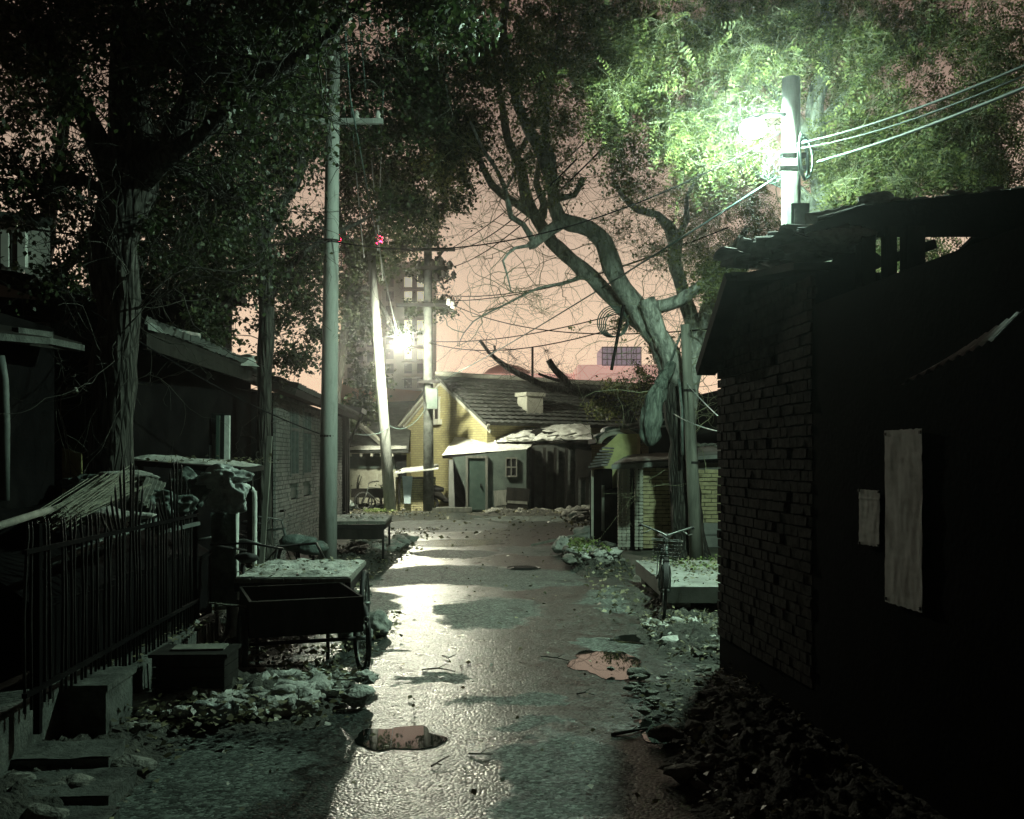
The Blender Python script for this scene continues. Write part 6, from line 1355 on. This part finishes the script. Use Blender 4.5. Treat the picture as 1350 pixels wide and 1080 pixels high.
litter('verge_weeds', [(1.9, 3.0, 12.3, 13.8, 420, .36, .7), (-4.9, -3.9, 32.2, 33.6, 420, .04, 1.7), (.95, 1.6, 15.5, 18, 260, .3, 1.4), (-2.9, -2.2, 8.6, 9.6, 90, .05, .8)], .05, 'weed', 'low green weeds on the platform, by the leaning pole and on the verge heap', 6)

# ------------------------------------------------------------------ far city
ap = thing('apartment_tower', W(533, 600, 150), 'distant pale apartment tower with lit balconies behind the far poles', 'apartment tower')
b = MB(); b.prism([W(503, 640, 150), W(566, 640, 150), W(566, 345, 150), W(503, 345, 150)], (0, 14, 0)); b.build('wall', 'far_wall', ap)
for j in range(12):
    y = 372 + j * 19
    b = MB(); b.obox(W(548, y + 9, 149.2), (1, 0, 0), (0, 1, 0), UP, WR(18, 150), .7, .12); b.build('balcony', 'far_wall', ap)
    for k, (x, w) in enumerate(((538, 5), (556, 6), (514, 5))):
        b = MB(); b.obox(W(x, y, 149.95), (1, 0, 0), (0, 1, 0), UP, WR(w, 150), .1, WR(6.5, 150)); b.build('window', 'window_glow' if (j in (0, 1, 3, 4, 5) and k < 2) else 'glass_dark', ap)
ap2 = thing('apartment_tower', W(478, 640, 165), 'dim second distant tower left of the lit one, topped by a red beacon', 'apartment tower')
b = MB(); b.prism([W(452, 640, 165), W(498, 640, 165), W(498, 322, 165), W(452, 322, 165)], (0, 14, 0)); b.build('wall', 'far_wall', ap2)
for j in range(12):
    for x in (462, 475, 488):
        b = MB(); b.obox(W(x, 345 + j * 21, 164.95), (1, 0, 0), (0, 1, 0), UP, .5, .1, .9); b.build('window', 'glass_dark', ap2)
for i, (px, py, lb) in enumerate(((497, 316, 'red beacon glowing at the right corner of the dim tower roof'), (450, 312, 'red beacon glowing just right of the near concrete pole'))):
    t = thing('beacon', W(px, py, 164), lb, 'beacon'); b = MB(); b.rock(W(px, py, 164), .95, 2, 0, 0, 1); b.build('lens', 'red_glow', t); b = MB(); b.bar(W(px, py + 3, 164), W(px, py + (14 if i == 0 else 40), 164), .25, .25); b.build('mast', 'dark_wood', t)
f1 = thing('city_block', W(826, 520, 160), 'distant building crowned by a purple-lit grid of glass', 'building')
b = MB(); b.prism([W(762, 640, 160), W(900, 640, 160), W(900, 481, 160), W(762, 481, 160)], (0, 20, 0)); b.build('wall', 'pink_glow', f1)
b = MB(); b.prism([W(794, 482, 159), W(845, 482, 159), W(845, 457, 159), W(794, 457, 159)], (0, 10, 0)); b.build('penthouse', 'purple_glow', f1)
for k in range(9):
    b = MB(); x = 794 + k * 6.4; b.bar(W(x, 482, 158.8), W(x, 457, 158.8), .12, .12); b.build('mullion', 'far_wall', f1)
for y in (458, 466, 474, 481.5):
    b = MB(); b.bar(W(794, y, 158.7), W(845, y, 158.7), .12, .12); b.build('transom', 'far_wall', f1)
f2 = thing('domed_hall', W(668, 500, 170), 'low pink-lit distant hall with a shallow domed roof', 'building')
b = MB(); b.prism([W(636, 640, 170), W(636, 494, 170), W(645, 486, 170), W(657, 481, 170), W(672, 480, 170), W(686, 483, 170), W(698, 490, 170), W(704, 497, 170), W(704, 640, 170)], (0, 12, 0)); b.build('wall', pmat('dusky_red_wall', (.62, .45, .38), (.66, .49, .42), .1, .9, 0, 1), f2)
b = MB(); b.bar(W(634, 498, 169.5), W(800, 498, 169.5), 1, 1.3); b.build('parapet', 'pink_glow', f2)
f3 = thing('far_wall_block', W(500, 640, 90), 'dull orange distant wall seen left of the ochre gable below the lamp', 'building')
b = MB(); b.prism([W(440, 650, 90), W(600, 650, 90), W(600, 520, 90), W(440, 505, 90)], (0, 12, 0)); b.build('wall', pmat('ruddy_wall', (.3, .17, .12), (.36, .21, .15), .2, .9, 0, 1), f3)
for k in range(5):
    b = MB(); b.obox(W(480 + k * 18, 545, 89.9), (1, 0, 0), (0, 1, 0), UP, .7, .1, .8); b.build('window', 'glass_dark', f3)

# ------------------------------------------------------------------ night haze
if HAZE:
    m, n_, l_, b_ = new_mat('night_haze'); n_.remove(b_)
    pv = n_.new('ShaderNodeVolumePrincipled'); pv.inputs['Density'].default_value = HAZE; pv.inputs['Color'].default_value = (.9, .9, .9, 1); pv.inputs['Anisotropy'].default_value = 0.93
    l_.new(pv.outputs[0], n_['Material Output'].inputs['Volume']); M['haze'] = m
    b = MB(); b.box((-310, -62, -1.5), (310, 402, 48)); o = b.build('haze', 'haze', kind='stuff')
